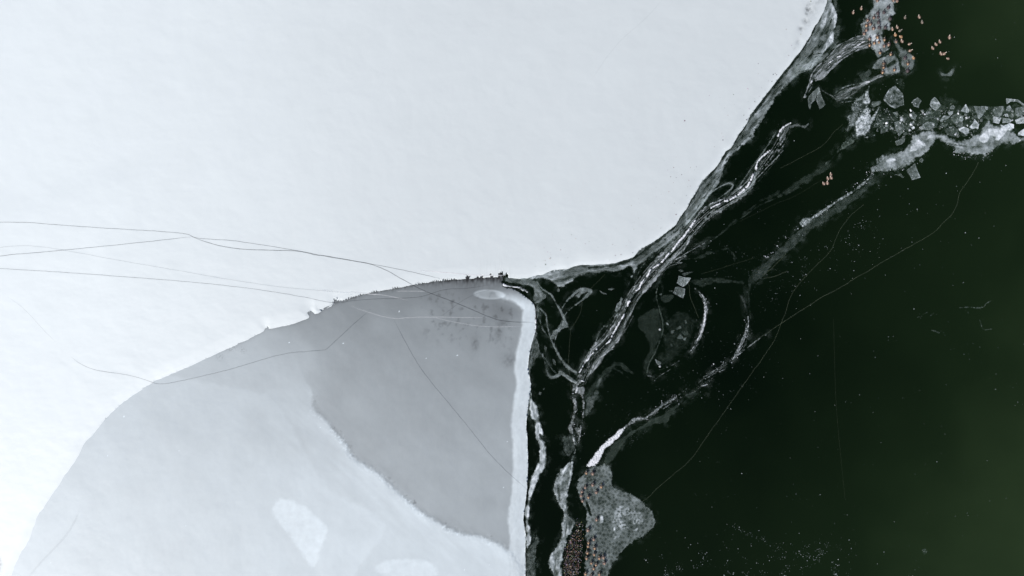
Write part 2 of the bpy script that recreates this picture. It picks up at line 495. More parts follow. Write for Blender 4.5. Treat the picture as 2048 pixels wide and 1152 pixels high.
def snow_d(X, Y, toothed=True):
    d = sd_poly(X, Y, SNOW_POLY)
    if not toothed: return d
    spiky = sm(660, 720, X) * sm(1035, 1005, X) * sm(640, 600, Y) * sm(500, 540, Y)     # thawed, toothed edge
    xx = X + 1.2 * gnoise(X / 5, Y / 3, 76)
    teeth = (np.abs(((xx / 4.3 + .8 * gnoise(X / 15, X * 0 + .5, 71)) % 1) - .5) * 2) ** 1.6 * (4.5 + 5 * np.clip(gnoise(X / 11, X * 0 + 1.5, 77) + .3, 0, 1)) + np.clip(gnoise(X / 9.0, X * 0 + 2.5, 73), 0, 1) * 8 * sm(860, 960, X)
    teeth = teeth * np.clip(.45 + 1.3 * gnoise(X / 19, X * 0 + 4.5, 78), .05, 1.3)
    d = d - spiky * teeth * sm(18, 11, d)
    for bx, by, br in ((936, 554, 3.5), (964, 553, 2.5), (984, 552, 3.5), (1003, 552, 6), (1012, 552, 4), (672, 603, 4.5), (620, 626, 3), (535, 658, 3)):
        d = np.minimum(d, np.hypot(X - bx, (Y - by) * .8) - br + 3.5 * gnoise(X / 2.6, Y / 7, 75))
    return d + .9 * fbm(X / 11, Y / 11, 3, 70) * sm(-40, 10, X)

def snow_z(X, Y, d=None):
    if d is None: d = snow_d(X, Y, False)
    ramp_ = ((Y - 405) * 1.0 + (X - 60) * .33) / 14.0                                   # low drift step across the left
    z = .10 + .08 * sm(0, 26, d) + .025 * fbm(X / 260, Y / 200, 3, 41) + .012 * fbm(X / 40, Y / 30, 3, 43)
    z = z + .09 * sm(-1, 1, ramp_ * .5) * sm(430, 200, X) * sm(-900, 60, X) * sm(700, 420, Y)
    for bx, by, br in ((1616, 20, 8), (1608, 43, 5), (1600, 58, 6), (1597, 85, 6)):      # foot-deep hollows near the upper rim
        z = z - .05 * np.exp(-(((X - bx) / br) ** 2 + ((Y - by) / br / 1.2) ** 2))
    return np.maximum(z, .075) - .03 * sm(8, 0, d)

STRIP = pts("U 0,380 40,362 60,440 200,460 330,530 450,620 540,700 565,800 560,950 570,1050 552,1150; E 215,250 190,340 160,450 150,560 175,700 170,770 150,900 135,1060; F 230,0 235,250 225,430 205,600 195,680 215,800 212,940 215,1152; f 1051,1400 1050,2200")
SHEET_POLY = np.concatenate([STRIP, np.array([[1050, FAR], [-FAR, FAR], [-FAR, 300], [400, 500], [700, 540], [1000, 540], [1006, 560]])])

CTRL = np.array([  # survey of how white the snowed-over ice is: x, y, value
    (1000, 575, 124), (940, 572, 122), (880, 578, 124), (800, 592, 132), (740, 605, 138), (690, 620, 144), (640, 650, 150), (560, 680, 172),
    (760, 660, 150), (850, 640, 146), (940, 640, 142), (1010, 680, 148), (700, 720, 156), (800, 740, 156), (900, 720, 152), (980, 740, 154),
    (720, 830, 166), (850, 830, 160), (960, 830, 160), (1000, 900, 166), (850, 930, 168), (950, 1000, 168), (1000, 1050, 172), (880, 1020, 170), (760, 900, 168),
    (640, 760, 166), (600, 720, 178), (520, 730, 186), (450, 730, 190), (400, 760, 194), (330, 800, 201), (430, 850, 199), (540, 850, 190), (600, 880, 186),
    (640, 900, 196), (680, 960, 201), (740, 1010, 205), (820, 1060, 209), (920, 1090, 212), (1000, 1125, 214),
    (250, 850, 209), (200, 920, 215), (300, 950, 209), (420, 960, 205), (520, 960, 203), (600, 1000, 206), (500, 1080, 211), (650, 1100, 214), (780, 1090, 215),
    (350, 1060, 212), (220, 1040, 217), (120, 1050, 221), (80, 1120, 222), (250, 1130, 218), (400, 1140, 214), (560, 1140, 214), (900, 1140, 216)], float)
BANK = pts("Z 130,-120 250,60 270,120 300,180 322,215 318,260 330,310 385,345 440,420 490,470 510,530 560,570 640,610 700,670 800,760 870,820 960,875 1030,915 1100,940 1180,945 1250,980 1310,1010 1350,1050 1400,1140; f 1060,1170 1060,2000 -400,2000 -400,300 500,600")
STEP = pts("Z 60,200 150,290 220,390 290,540 380,680 500,770 640,820; f 780,1060 700,1152 700,1300 0,1300 0,700")
ELL = (979, 589)

def sheet_tone(X, Y):
    dn0 = sd_poly(X, Y, chaikin(BANK, 1))
    cs = sd_poly(CTRL[:, 0], CTRL[:, 1], chaikin(BANK, 1)) > 0
    def idw(c):
        num = np.zeros(X.shape); den = np.zeros(X.shape)
        for cx, cy, cv in c:
            w = 1.0 / (((X - cx) ** 2 + (Y - cy) ** 2) + 500.0) ** 1.7
            num += w * cv; den += w
        return num / den
    k = sm(-4, 6, dn0 + 3 * fbm(X / 12, Y / 12, 4, 55)); sof = sm(-45, 45, dn0)
    far_ = sm(720, 860, Y)
    k = k * far_ + sof * (1 - far_)
    v = idw(CTRL[~cs]) * (1 - k) + idw(CTRL[cs]) * k - 9 * sm(600, 0, X) - 4 * sm(980, 1120, Y) * sm(100, 300, X)
    al, ac = (X + .92 * Y) / 1.36, (Y - .92 * X) / 1.36       # drifts lie along the bank
    v = v + 7.0 * fbm(al / 95, ac / 17, 5, 50) * np.exp(-(np.clip(-dn0 - 4, 0, 400) / 12) ** 2) * np.exp(-np.clip(dn0, 0, 400) / 75) * sm(700, 830, Y) * 1.5
    v = v + 4.2 * fbm(al / 150, ac / 40, 5, 49) * sm(20, -20, dn0) + 3.6 * fbm(X / 70, Y / 60, 5, 51) + 1.7 * fbm(X / 14, Y / 14, 4, 53)
    dn = sd_poly(X, Y, chaikin(BANK, 1)) + 3.0 * fbm(X / 12, Y / 12, 4, 55)
    v = v + (14 * sm(-3, 6, dn) * np.exp(-np.clip(dn, 0, 400) / 34) - 4 * np.exp(-np.clip(-dn, 0, 400) / 14) * sm(4, -2, dn)) * (.15 + .85 * sm(700, 860, Y))
    lump = sm(.05, .5, fbm(X / 6, Y / 6, 3, 57)) * np.exp(-((dn - 2) / 7) ** 2)
    bk = sm(760, 850, Y) * np.clip(.75 + 1.6 * fbm(X / 45, Y / 45, 2, 60), 0, 1.3)
    v = v + (26 * lump - 34 * sm(.3, .7, fbm(X / 7, Y / 7, 3, 58)) * np.exp(-((dn + 4) / 5) ** 2)) * bk
    ds = sd_poly(X, Y, chaikin(STEP, 1)) + 3.5 * fbm(X / 18, Y / 18, 3, 59)
    v = v + 8 * sm(-4, 6, ds) * np.exp(-np.clip(ds, 0, 400) / 80)
    for poly, dv in ((pts("Z 140,745 260,775 350,850 405,900 380,960 340,1100 310,1108 270,1040 215,960 160,890 108,830"), 15), (pts("Z 640,1152 650,1080 740,1060 880,1062 950,1100 965,1160"), 14)):
        v = v + dv * np.clip(1 + .5 * fbm(X / 16, Y / 16, 4, 62), .3, 1.3) * sm(-4, 5, sd_poly(X, Y, chaikin(poly, 1)) + 3 * fbm(X / 10, Y / 10, 3, 61))
    # white rim along the open water
    dr = sd_line(X, Y, STRIP)[0] + 2.2 * fbm(X / 16, Y / 16, 3, 63)
    wr = np.interp(Y, [560, 600, 650, 700, 800, 1000, 1152], [16, 22, 27, 26, 30, 30, 34])
    rim = sm(wr + 3.5, wr - 3.5, dr) * sm(575, 612, Y)
    v = v * (1 - rim) + rim * (209 + 9 * fbm(X / 13, Y / 30, 4, 65) + 6 * fbm(X / 6, Y / 9, 3, 64))
    v = v - 45 * sm(2.2, 0, dr) * rim * (gnoise(X / 4, Y / 7, 66) > .1)
    halo = np.exp(-((dr - 20) / 16) ** 2) * sm(1100, 980, X + (Y - 575) * 0) * sm(660, 585, Y) * sm(985, 1030, X)
    v = v + 38 * halo
    # dark wet streaks near the upper right
    st = sm(.08, .75, fbm(X / 13, Y / 16, 5, 67)) * sm(830, 870, X) * sm(1040, 1015, X) * sm(575, 592, Y) * sm(720, 660, Y + .12 * (1000 - X))
    v = v - 26 * st * (1 - rim)
    for bx, by, rx, ry in ((997, 668, 8, 17), (950, 688, 7, 14), (1020, 722, 14, 12), (1008, 645, 10, 7)):
        v = v - 22 * np.exp(-(((X - bx) / rx) ** 2 + ((Y - by) / ry) ** 2)) * (1 + .8 * fbm(X / 5, Y / 7, 3, 68)) * (1 - rim)
    inner = np.exp(-(((X - 1008) / 26) ** 2 + ((Y - 625) / 17) ** 2)); v = v - 14 * inner * (1 - rim)
    # dark seep under the snow edge
    d = -sd_poly(X, Y, SNOW_POLY)
    spiky = sm(640, 720, X) * sm(1030, 1005, X)
    seep = np.exp(-np.clip(d, 0, 99) / (1.8 + 4 * sm(780, 980, X) + 3.0 * np.abs(gnoise(X / 3.2, X * 0 + .2, 69))))
    v = v - spiky * seep * (46 + 62 * sm(820, 1000, X)) * np.clip(1 + .9 * gnoise(X / 4.3, Y / 9, 72), .2, 1.8)
    v = v - 20 * np.exp(-np.clip(d, 0, 99) / 3.0) * sm(380, 480, X) * (1 - spiky)
    for bx, by in ((460, 697), (468, 693), (486, 700), (440, 714)):
        v = v - 26 * np.exp(-(np.hypot(X - bx, Y - by) / 6) ** 2) * (gnoise(X / 2.4, Y / 3.6, 74) > .05)
    # pale lens frozen into the sheet
    e = 1 - np.hypot((X - ELL[0]) / 34, (Y - ELL[1] - .04 * (X - ELL[0])) / 10.5)
    v = v + 46 * sm(-.03, .18, e) - 16 * sm(.2, .6, e)
    # freshly fallen clumps
    hot = white(X / 2, Y / 2, 81) > .99985
    v = np.where(hot, np.maximum(v, 238), v)
    return np.clip(v, 20, 248), dn

def tone_of(v, ref): return np.clip(lin(v) / ref, 0.01, 0.97)

SNOW_REF, SHEET_REF = 0.90, 0.90
def sheet_h(X, Y, dn=None):
    if dn is None: dn = sd_poly(X, Y, chaikin(BANK, 1)) + 3.0 * fbm(X / 12, Y / 12, 4, 55)
    z = .055 + .05 * sm(-6, 10, dn) * sm(780, 900, Y) + .012 * fbm(X / 50, Y / 50, 4, 93) + .02 * sm(32, 18, sd_line(X, Y, STRIP)[0]) * sm(575, 612, Y)
    return z + .02 * np.exp(-((dn - 2) / 6) ** 2) * fbm(X / 5, Y / 5, 3, 94) * sm(780, 900, Y)
# lake ice
xs = axis(-40, 1085, 1.5, -FAR, 1080); ys = axis(535, 1190, 1.5, 300, FAR)
X, Y = np.meshgrid(xs, ys)
dsh = sd_poly(X, Y, SHEET_POLY) + .9 * fbm(X / 9, Y / 9, 3, 91)
sv, dn = sheet_tone(X, Y)
Zs = sheet_h(X, Y, dn)
act = (dsh[:-1, :-1] + dsh[1:, 1:] + dsh[1:, :-1] + dsh[:-1, 1:]) > 0
sd0 = snow_d(X, Y)                                                                     # only where the snow does not bury it
act &= (sd0[:-1, :-1] < 14) | (sd0[1:, 1:] < 14)
gy, gx = np.gradient(dsh, 1.5)
mv = np.where(np.abs(dsh) < 2, dsh, 0) * (X > 990) * (X < 1080) * (Y < 1190)
sheet = link("ice_sheet", grid_mesh("ice_sheet", xs, ys, act, Zs, {"tone": tone_of(sv, SHEET_REF)}, -.12,
             (X - gx / (gx * gx + gy * gy + .01) * mv, Y - gy / (gx * gx + gy * gy + .01) * mv)), M_SHEET)
tag(sheet, "grey lake ice thinly covered with snow, with a white rim along the water", "ice sheet", kind="structure")

# snow field
xs = axis(-40, 1720, 2, -FAR, 1740); ys = axis(-40, 1190, 2, -FAR, FAR)
xs = np.unique(np.concatenate([xs, np.arange(640, 1045, 1.0)])); ys = np.unique(np.concatenate([ys, np.arange(535, 640, 1.0)]))   # finer at the toothed edge
X, Y = np.meshgrid(xs, ys)
d = snow_d(X, Y)
tone = 219 - 60 * np.exp(-(((X + 2) / 7) ** 2 + ((Y - 1126) / 16) ** 2)) * np.clip(.8 + fbm(X / 5, Y / 5, 3, 38), 0, 1.5) + 1.5 * fbm(X / 300, Y / 240, 3, 31) + 20 * sm(1050, 0, X) + 4 * sm(22, 3, d) * sm(1000, 1100, X) - 3.0 * sm(1100, 1400, X)  # brightening towards the left paints the sun's glare into the snow colour
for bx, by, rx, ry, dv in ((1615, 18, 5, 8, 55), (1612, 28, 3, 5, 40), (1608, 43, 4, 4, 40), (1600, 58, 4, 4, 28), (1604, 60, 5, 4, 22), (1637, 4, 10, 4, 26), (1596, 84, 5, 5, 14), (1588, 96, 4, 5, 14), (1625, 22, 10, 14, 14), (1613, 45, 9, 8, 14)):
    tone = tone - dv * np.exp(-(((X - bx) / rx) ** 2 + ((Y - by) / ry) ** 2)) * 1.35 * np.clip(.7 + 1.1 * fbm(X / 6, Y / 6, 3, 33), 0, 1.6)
band = np.abs(d - 3 - 3 * fbm(X / 13, Y / 13, 2, 35))
tone = tone + 7 * np.exp(-(band / 4) ** 2) * sm(1000, 1100, X)
# slush stains above the toothed edge
tone = tone - 10 * np.exp(-np.clip(d, 0, 400) / 16) * sm(940, 965, X) * sm(1040, 1015, X) * np.clip(.4 + gnoise(X / 3.5, Y / 26, 37), 0, 1.5)
act = (d[:-1, :-1] + d[1:, 1:] + d[1:, :-1] + d[:-1, 1:]) > 0
gy, gx = np.gradient(d, ys, xs)
mv = np.where(np.abs(d) < 2.0, d, 0) * (X > -40) * (X < 1720) * (Y > -40) * (Y < 1190)
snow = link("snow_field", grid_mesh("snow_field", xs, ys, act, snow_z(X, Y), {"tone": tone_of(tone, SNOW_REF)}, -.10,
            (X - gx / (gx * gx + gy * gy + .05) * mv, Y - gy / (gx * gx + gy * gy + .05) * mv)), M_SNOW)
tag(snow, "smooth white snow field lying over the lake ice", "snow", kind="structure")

def surf_z(x, y):
    x, y = np.asarray(x, float), np.asarray(y, float)
    d = sd_poly(x, y, SNOW_POLY)
    return np.where(d > -9, np.maximum(snow_z(x, y, d), sheet_h(x, y)) + .012, sheet_h(x, y) + .010)

def crack(s, w, dens, m=None): return ribbon("crack", pts(s), w, dens * (.72 if m is None else 1), m or M_CRACK, surf_z, snow)
crack("f -60,444 0,445 60,445 105,449 200,456 375,466 387,474 400,477 440,480 465,481 500,486 595,501 640,511 700,521; G 480,125 800,190 1050,250", 1.15, .50)
crack("f 384,473 420,487 470,498 540,501 595,501 640,512; G 0,40 230,82 430,115 560,170 700,250 850,335 1000,390 1200,465 1400,555 1500,590 1640,605 1720,603 1800,612", 1.35, .6)
crack("f -60,519 0,513 30,509 60,507 135,500 250,489 330,480 384,474", 1.15, .50)
crack("f -60,532 0,537 120,544 260,554 400,565 520,579 600,592 660,605; G 160,445 300,420 500,408 700,405 830,395 920,370 1050,325 1200,325 1250,318 1340,305 1420,290", 1.15, .42)
crack("Y -80,290 0,275 130,262 240,268 400,293 700,350 1000,400 1300,455 1600,500 1780,515 2000,535", 1.3, .18)
crack("W 370,35 420,75 490,103 600,117 690,133 740,150 790,170 830,174 900,162 1000,140 1150,105 1300,60 1430,22 1529,8; Y 1740,875 1875,862; G 45,836 100,790 250,650 430,490", 1.3, .34)
crack("G 620,580 700,740; Z 815,0 880,110 1000,255 1120,400 1220,530 1320,630 1410,708", 1.05, .42)
crack("f 59,1152 85,1122 110,1096 130,1075 145,1053 155,1035 159,1018", 4.0, .07)
crack("Y 50,555 150,625 250,740 330,820", 1.2, .12)
crack("f 1325,0 1290,40 1230,90 1180,165", 1.2, .07)
crack("G 990,560 1040,540; f 936,592 990,577", 1.0, .25)
crack("G 0,330 150,350 300,362 520,372 620,395 740,420", 1.5, .35, M_PALE)
crack("G 260,470 480,545 620,578 740,565 900,560 1150,563 1400,567", 1.3, .35, M_PALE)
crack("G 880,545 1000,575 1200,620 1400,645 1700,640", 1.2, .3, M_PALE)
crack("f 700,583 745,588; G 430,370 510,372", 1.6, .5, M_PALE)
crack("f 842,541 900,546 950,551 1008,551", 2.2, .8, M_PALE)
crack("G 640,346 760,343 900,347", 1.4, .35, M_PALE)

# ================================================================ ice standing in the open water
G_MARGIN, G_RIDGE, G_STRAND, G_FILM = "shelf ice along the snow and the white rim", "pressure ridges in the black ice", "thin curved ice strands", "faint films of new ice"
G_PATCH, G_RIB, G_BRASH, G_FRAG, G_CRK, G_BALL, G_MARK = "frosty ice patches", "pale ice ribbons beside the white rim", "broken plates in the brash ice", "loose fragments on the dark water", "hairline cracks in the black ice", "round snow lumps", "scratch marks in the black ice"

ice("ice_shelf", [
    P("K 1175,-60 1285,-60 1270,0 1310,140 1390,360 1340,520 1280,700 1275,890; A 440,372 400,420 300,560 250,600 190,612 150,640 80,705 0,778; C 1220,0 1150,120 1120,190 1060,245 1000,290 940,335 910,370 885,420 870,480 840,550 820,590 790,640 760,680 700,760 640,830 600,880; Q 1240,180 1130,235 1000,300 940,370 850,440 760,510 720,590 690,660 650,730 620,805 608,800 625,740 645,680 690,580 680,520 640,500 560,540 500,575 440,600 350,600 270,590 150,620 0,630;"
      "U 1700,190 1640,210 1400,225 1300,245 1240,270 1170,340 1100,385 1050,400 1010,455 960,430 900,420 830,370 760,325 700,300 640,312 590,330 500,325 300,330; f 1030,540 1120,515 1180,510 1260,490 1340,400 1430,300 1500,200 1560,120 1630,30 1640,-10", 104, 4, 1, mot=.3, ms=20, gr=.1, rim=20, rp=5, rw=3, wob=2.2, ws=7, guide="f 1672,-20 1660,40 1620,110 1560,190 1500,265 1440,345 1390,420 1330,485 1260,530 1180,540 1080,560", fib=.16, fs=(60, 5), vein=(34, 55, 9)),
    L("f 1654,-10 1650,15 1640,35 1630,55 1608,94 1590,120 1558,160 1500,236 1470,283 1450,308 1428,342 1404,368 1382,402 1358,440 1340,462 1300,493 1265,519 1230,531 1180,535", 7, .55, 4, 1, mode='cut', cut=.55, wob=2),
    L("K 1235,-30 1255,80 1300,200 1345,340 1330,470 1290,640 1250,820 1240,880", [5, 7, 9, 8, 6, 8, 12, 10], 178, 5, 2, mot=.25, gr=.06, wob=1.5),
    L("K 1260,400 1200,560 1130,700 1080,860", [4, 8, 9, 4], .6, 5, 2, mode='cut', cut=.6),
    P("K 950,820 1020,700 1180,640 1210,760 1150,880 1000,930 860,960", 112, 16, 1, mot=.2),
    P("K 1080,330 1180,270 1230,380 1180,520 1050,620 960,560", 62, 14, 1, mode='add', mot=.9, ms=5, gr=.3),
    L("J 20,560 120,540 200,470 250,400 330,390 440,370 540,350", [2, 2.5, 2, 2.5, 2], .9, 2, 2, mode='cut', cut=.8, wob=1.5),
    L("J 0,690 100,660 210,640 270,560 280,470 340,420 430,420", 2, .9, 1.6, 2, mode='cut', cut=.75, wob=1.5),
    L("C 1190,20 1120,150 1010,250 920,320 870,420 830,520 740,640 640,790 520,930 380,1040", 2.6, .8, 2, 2, mode='cut', cut=.5, wob=2.5, gap=.15),
    P("P 720,400 790,350 880,330 890,400 800,450 740,450", 128, 10, 1, mot=.2),
    L("U 740,225 850,180 900,160 1000,165 1080,145 1130,115", [1.5, 3, 2, 3, 1], 215, 1.5, 1, mot=.5, gr=.3, gap=.1, gs=6),
], "long grey shelf of wet ice fringing the snow field, bright lobe at its top end", "ice shelf", G_MARGIN, relief=.05)

ice("ice_shelf", [P("K 1280,-60 1390,-60 1385,170 1375,230 1310,130", 66, 6, 1, mot=.5, ms=6, gr=.35, wob=2.5)],
    "upper speckled grey slush scrap outside the bright lobe at the top", "ice shelf", G_MARGIN, relief=.04)
ice("ice_shelf", [P("K 1345,515 1440,530 1450,580 1420,700 1440,890 1300,940 1270,890 1285,700", 74, 6, 1, mot=.45, ms=6, gr=.35, wob=2.5)],
    "lower speckled grey slush scrap outside the bright lobe at the top", "ice shelf", G_MARGIN, relief=.04)

ice("ice_shelf", [P("U 60,270 200,262 320,265 450,262 590,322 610,380 640,430 700,500 750,560 742,600 700,640 660,680 600,700 560,725 535,700 505,600 535,540 530,470 480,412 400,402 330,402 200,378 130,372 60,330", 98, 4, 1, mot=.3, ms=12, fib=.2, guide="U 200,320 450,340 600,450 720,600 600,700", fs=(40, 6), rim=12),
    P("U 430,400 490,440 530,500 500,560 470,520 450,460", 1, 3, 1, mode='cut', cut=.9)],
    "smooth grey ice tongue curling round the corner of the snowed lake ice", "ice shelf", G_MARGIN, relief=.05)

ice("ice_shard", [P("U 35,372 60,372 110,395 190,410 280,422 350,438 300,446 240,448 200,442 120,432 60,425 40,405", 232, 2, 0, gr=.2, mot=.2),
    P("U 250,440 330,425 420,470 450,520 400,510 340,480", 120, 2, 0, gr=.5, fib=.9, guide="U 200,420 450,520", fs=(14, 1.2)), L("U 380,490 420,505 440,515", 2.5, 240, 1, 1)],
    "bright white ice splinter lying in the dark gap by the corner of the lake ice", "ice shard", None, M_WET, relief=.12)

ice("ice_shelf", [P("U 555,700 640,690 650,780 630,860 640,960 600,1060 600,1150; E 250,110 232,230 238,330 262,430 272,462 200,510 172,600 178,690 195,850 160,1000 130,1010 140,700 150,450 180,330 210,250 215,100", 82, 5, 1, mot=.4, ms=8, gr=.2, wob=2, fib=.3, guide="U 600,700 600,1150; E 170,450 160,700", fs=(26, 3))],
    "mottled grey ice strip pressed against the upper end of the white rim", "ice shelf", G_MARGIN, relief=.05)
ice("ice_crest", [L("E 212,120 216,200 214,250 200,300", [1.5, 3.2, 3, 1.5], 240, 1, 2, gap=.25, gs=6, gr=.3)],
    "thin bright line of upturned ice on the edge of the white rim", "ice crest", None, M_WET, relief=.15, z0=.10)

ice("ice_ribbon", [P("S 95,300 130,470 200,570 240,700 290,950 350,1152; F 320,-40 390,0 402,100 405,210 380,270 340,315 300,400 272,470 252,600 246,680 262,760 282,850 240,915 218,945 205,800 198,680 203,600 228,470 248,320 280,275 318,200 328,100 300,0; S 150,1100 130,850 100,800 60,760 60,560 80,440", 150, 7, 1, mot=.28, ms=15, gr=.06, rim=30, rp=4, rw=3.5, wob=1.4, fib=.22, guide="S 110,450 180,800 260,1152; F 350,100 350,230 270,350 240,500 220,650 240,860", fs=(30, 5)),
    P("S 20,500 60,560 110,700 120,860 60,830", 1, 12, 1, mode='cut', cut=.45, mot=.2)],
    "long pale wavy ice ribbon lying close alongside the white rim", "ice ribbon", G_RIB, relief=.07)
ice("ice_ribbon", [P("F 214,940 250,900 280,855 300,772 318,800 340,848 312,900 302,980 312,1060 312,1240 205,1240", 76, 4, 1, mot=.5, ms=7, gr=.25, wob=2)],
    "short dark grey rough ice strip at the bottom end of the white rim", "ice ribbon", G_RIB, relief=.05)
ice("ice_ribbon", [P("F 615,180 560,210 510,252 470,300 440,400 460,500 500,570 532,612 530,660 510,720 512,790 470,900 410,980 398,1040 430,1110 462,1240 525,1240 525,1000 560,850 600,790 636,712 636,680 592,650 570,560 568,420 602,320 622,220", 118, 4, 1, mot=.45, ms=12, gr=.1, rim=24, rp=4, rw=4, wob=2.4, vein=(30, 30, 8), fib=.15, guide="F 615,180 540,300 500,420 550,620 560,760 470,1000 490,1240", fs=(26, 4)),
    L("F 605,200 590,330 560,450", 4, 158, 3, 2, mot=.4), L("F 560,660 570,740 560,800", 6, 150, 3, 2, mot=.3)],
    "lumpy grey ice ribbon swelling twice, left of the leaf-littered channel", "ice ribbon", G_RIB, relief=.08)
ice("ice_ribbon", [P("F 500,-30 512,40 530,120 580,182 612,130 640,80 645,-30", 62, 6, 1, mot=.6, ms=8, gr=.2), L("F 648,-20 640,60 622,130 600,180", 3.5, 96, 2, 2, mot=.4, gap=.2)],
    "dim ragged ice piece just above the lumpy grey ribbon", "ice ribbon", G_RIB, relief=.04)

# --- the raft with ducks at the bottom
ice("ice_raft", [P("F 700,275 760,232 850,208 925,215 948,285 932,385 1000,430 1100,460 1150,490 1215,545 1270,600 1298,660 1306,705 1270,772 1200,832 1100,872 1045,920 1000,990 940,1052 915,1120 905,1240 690,1240 708,1040 722,900 714,780 722,650 705,560 668,500 642,420 640,360", 100, 4, 1, mot=.32, ms=26, gr=.07, cell=.30, cs=7.5, wob=2.6, ws=6, rim=12, rp=3),
    P("F 940,430 1150,490 1290,650 1270,760 1050,870 860,930 820,800 900,600", 122, 44, 1, mot=.3, ms=16, gr=.1, cell=.62, cs=5.6, spk=.006, sv=190),
    P("F 815,640 850,620 885,650 880,700 830,730", 165, 9, 1, mot=.25), P("F 760,735 790,720 800,770 770,780", 158, 4, 1), P("F 945,740 970,740 965,775 945,770", 190, 3, 1),
    P("F 700,500 730,510 760,590 775,660 745,640 720,580", 1, 4, 1, mode='cut', cut=.75), P("F 745,490 790,470 780,505", 1, 4, 1, mode='cut', cut=.6),
    L("F 735,510 750,560 775,620 785,665", 3, 125, 2, 2, mot=.3), L("F 655,400 690,350 720,330", 4, 140, 3, 2, mot=.3)],
    "big speckled grey triangular ice raft carrying standing ducks at the bottom", "ice raft", None, relief=.07)
ice("snow_streak", [P("F 722,232 742,190 775,145 860,42 905,0; S 1300,1130 1420,1030 1500,960 1600,905 1615,930 1570,985 1470,1130; F 985,0 920,62 882,85 868,115 850,150 832,190 800,225 760,240", 212, 2, 0, gr=.25, mot=.1, wob=2.2, ws=4, cell=.22, cs=3.2)],
    "bright white snow streak at the tip of the speckled raft", "snow streak", None, M_WET, relief=.09)
ice("ice_ridge", [L("S 1590,930 1740,800 1830,760; E 1130,1000 1250,900 1340,845 1410,800 1480,740", [6, 10, 7, 9, 7, 3, 2], 112, 3, 2, mot=.6, ms=5, gr=.4, spk=.05, sv=180, wob=2.4, ws=5),
    L("E 890,1140 1010,1010 1150,1000 1300,900 1400,830 1560,760", [2, 2.5, 2, 1.6, 1.5, 1], 120, 1.2, 2, gr=.3, gap=.15)],
    "thin crusty ridge continuing up from the bright white streak", "ice ridge", G_RIDGE, M_WET, relief=.08)
ice("ice_film", [P("E 930,1152 1010,1090 1100,1040 1200,990 1300,935 1420,860 1555,768 1540,800 1450,860 1350,945 1328,1030 1250,1045 1180,1050 1080,1100 1000,1152; F 1090,0 1040,50 1000,110 935,215 850,205 880,150 920,80 960,20", 60, 4, 1, mot=.2, ms=14, gr=.08),
    L("F 900,200 960,110 1040,20; E 1080,1060 1300,955", 2, 78, 1.5, 2)],
    "dull grey film of ice spreading below the crusty ridge", "ice film", G_FILM, M_FILM, relief=.03)

def fibres(base, n, spread, v, w, seed, gap=.1):
    rr = random.Random(seed); out = []
    p = pts(base)
    for i in range(n):
        a, b = sorted((rr.uniform(0, .75), rr.uniform(.25, 1)))
        if b - a < .2: b = min(1, a + .3)
        k = len(p) - 1
        q = [p[min(k, int(t * k))] + (p[min(k, int(t * k) + 1)] - p[min(k, int(t * k))]) * (t * k - int(t * k)) for t in np.linspace(a, b, 8)]
        off = rr.uniform(-spread, spread); q = np.array(q)
        tn = np.gradient(q, axis=0); nn = np.stack([-tn[:, 1], tn[:, 0]], 1) / (np.hypot(*tn.T)[:, None] + 1e-6)
        q = q + nn * (off * np.linspace(rr.uniform(.3, 1), rr.uniform(.3, 1), 8))[:, None]
        out.append(dict(k='s', p=chaikin(q, 1, False), w=w * rr.uniform(.7, 1.4), v=v * rr.uniform(.6, 1.15), e=1.0, o=dict(gr=.3, gap=gap + rr.uniform(0, .3), wob=.6, ws=5)))
    return out
CR1 = "D 1505,545 1560,580 1605,625 1630,665 1642,745 1628,850 1600,945 1560,1035 1500,1115; V 890,560 820,640 760,700 700,770 620,815 540,868 460,905 380,930 260,975 175,1010"
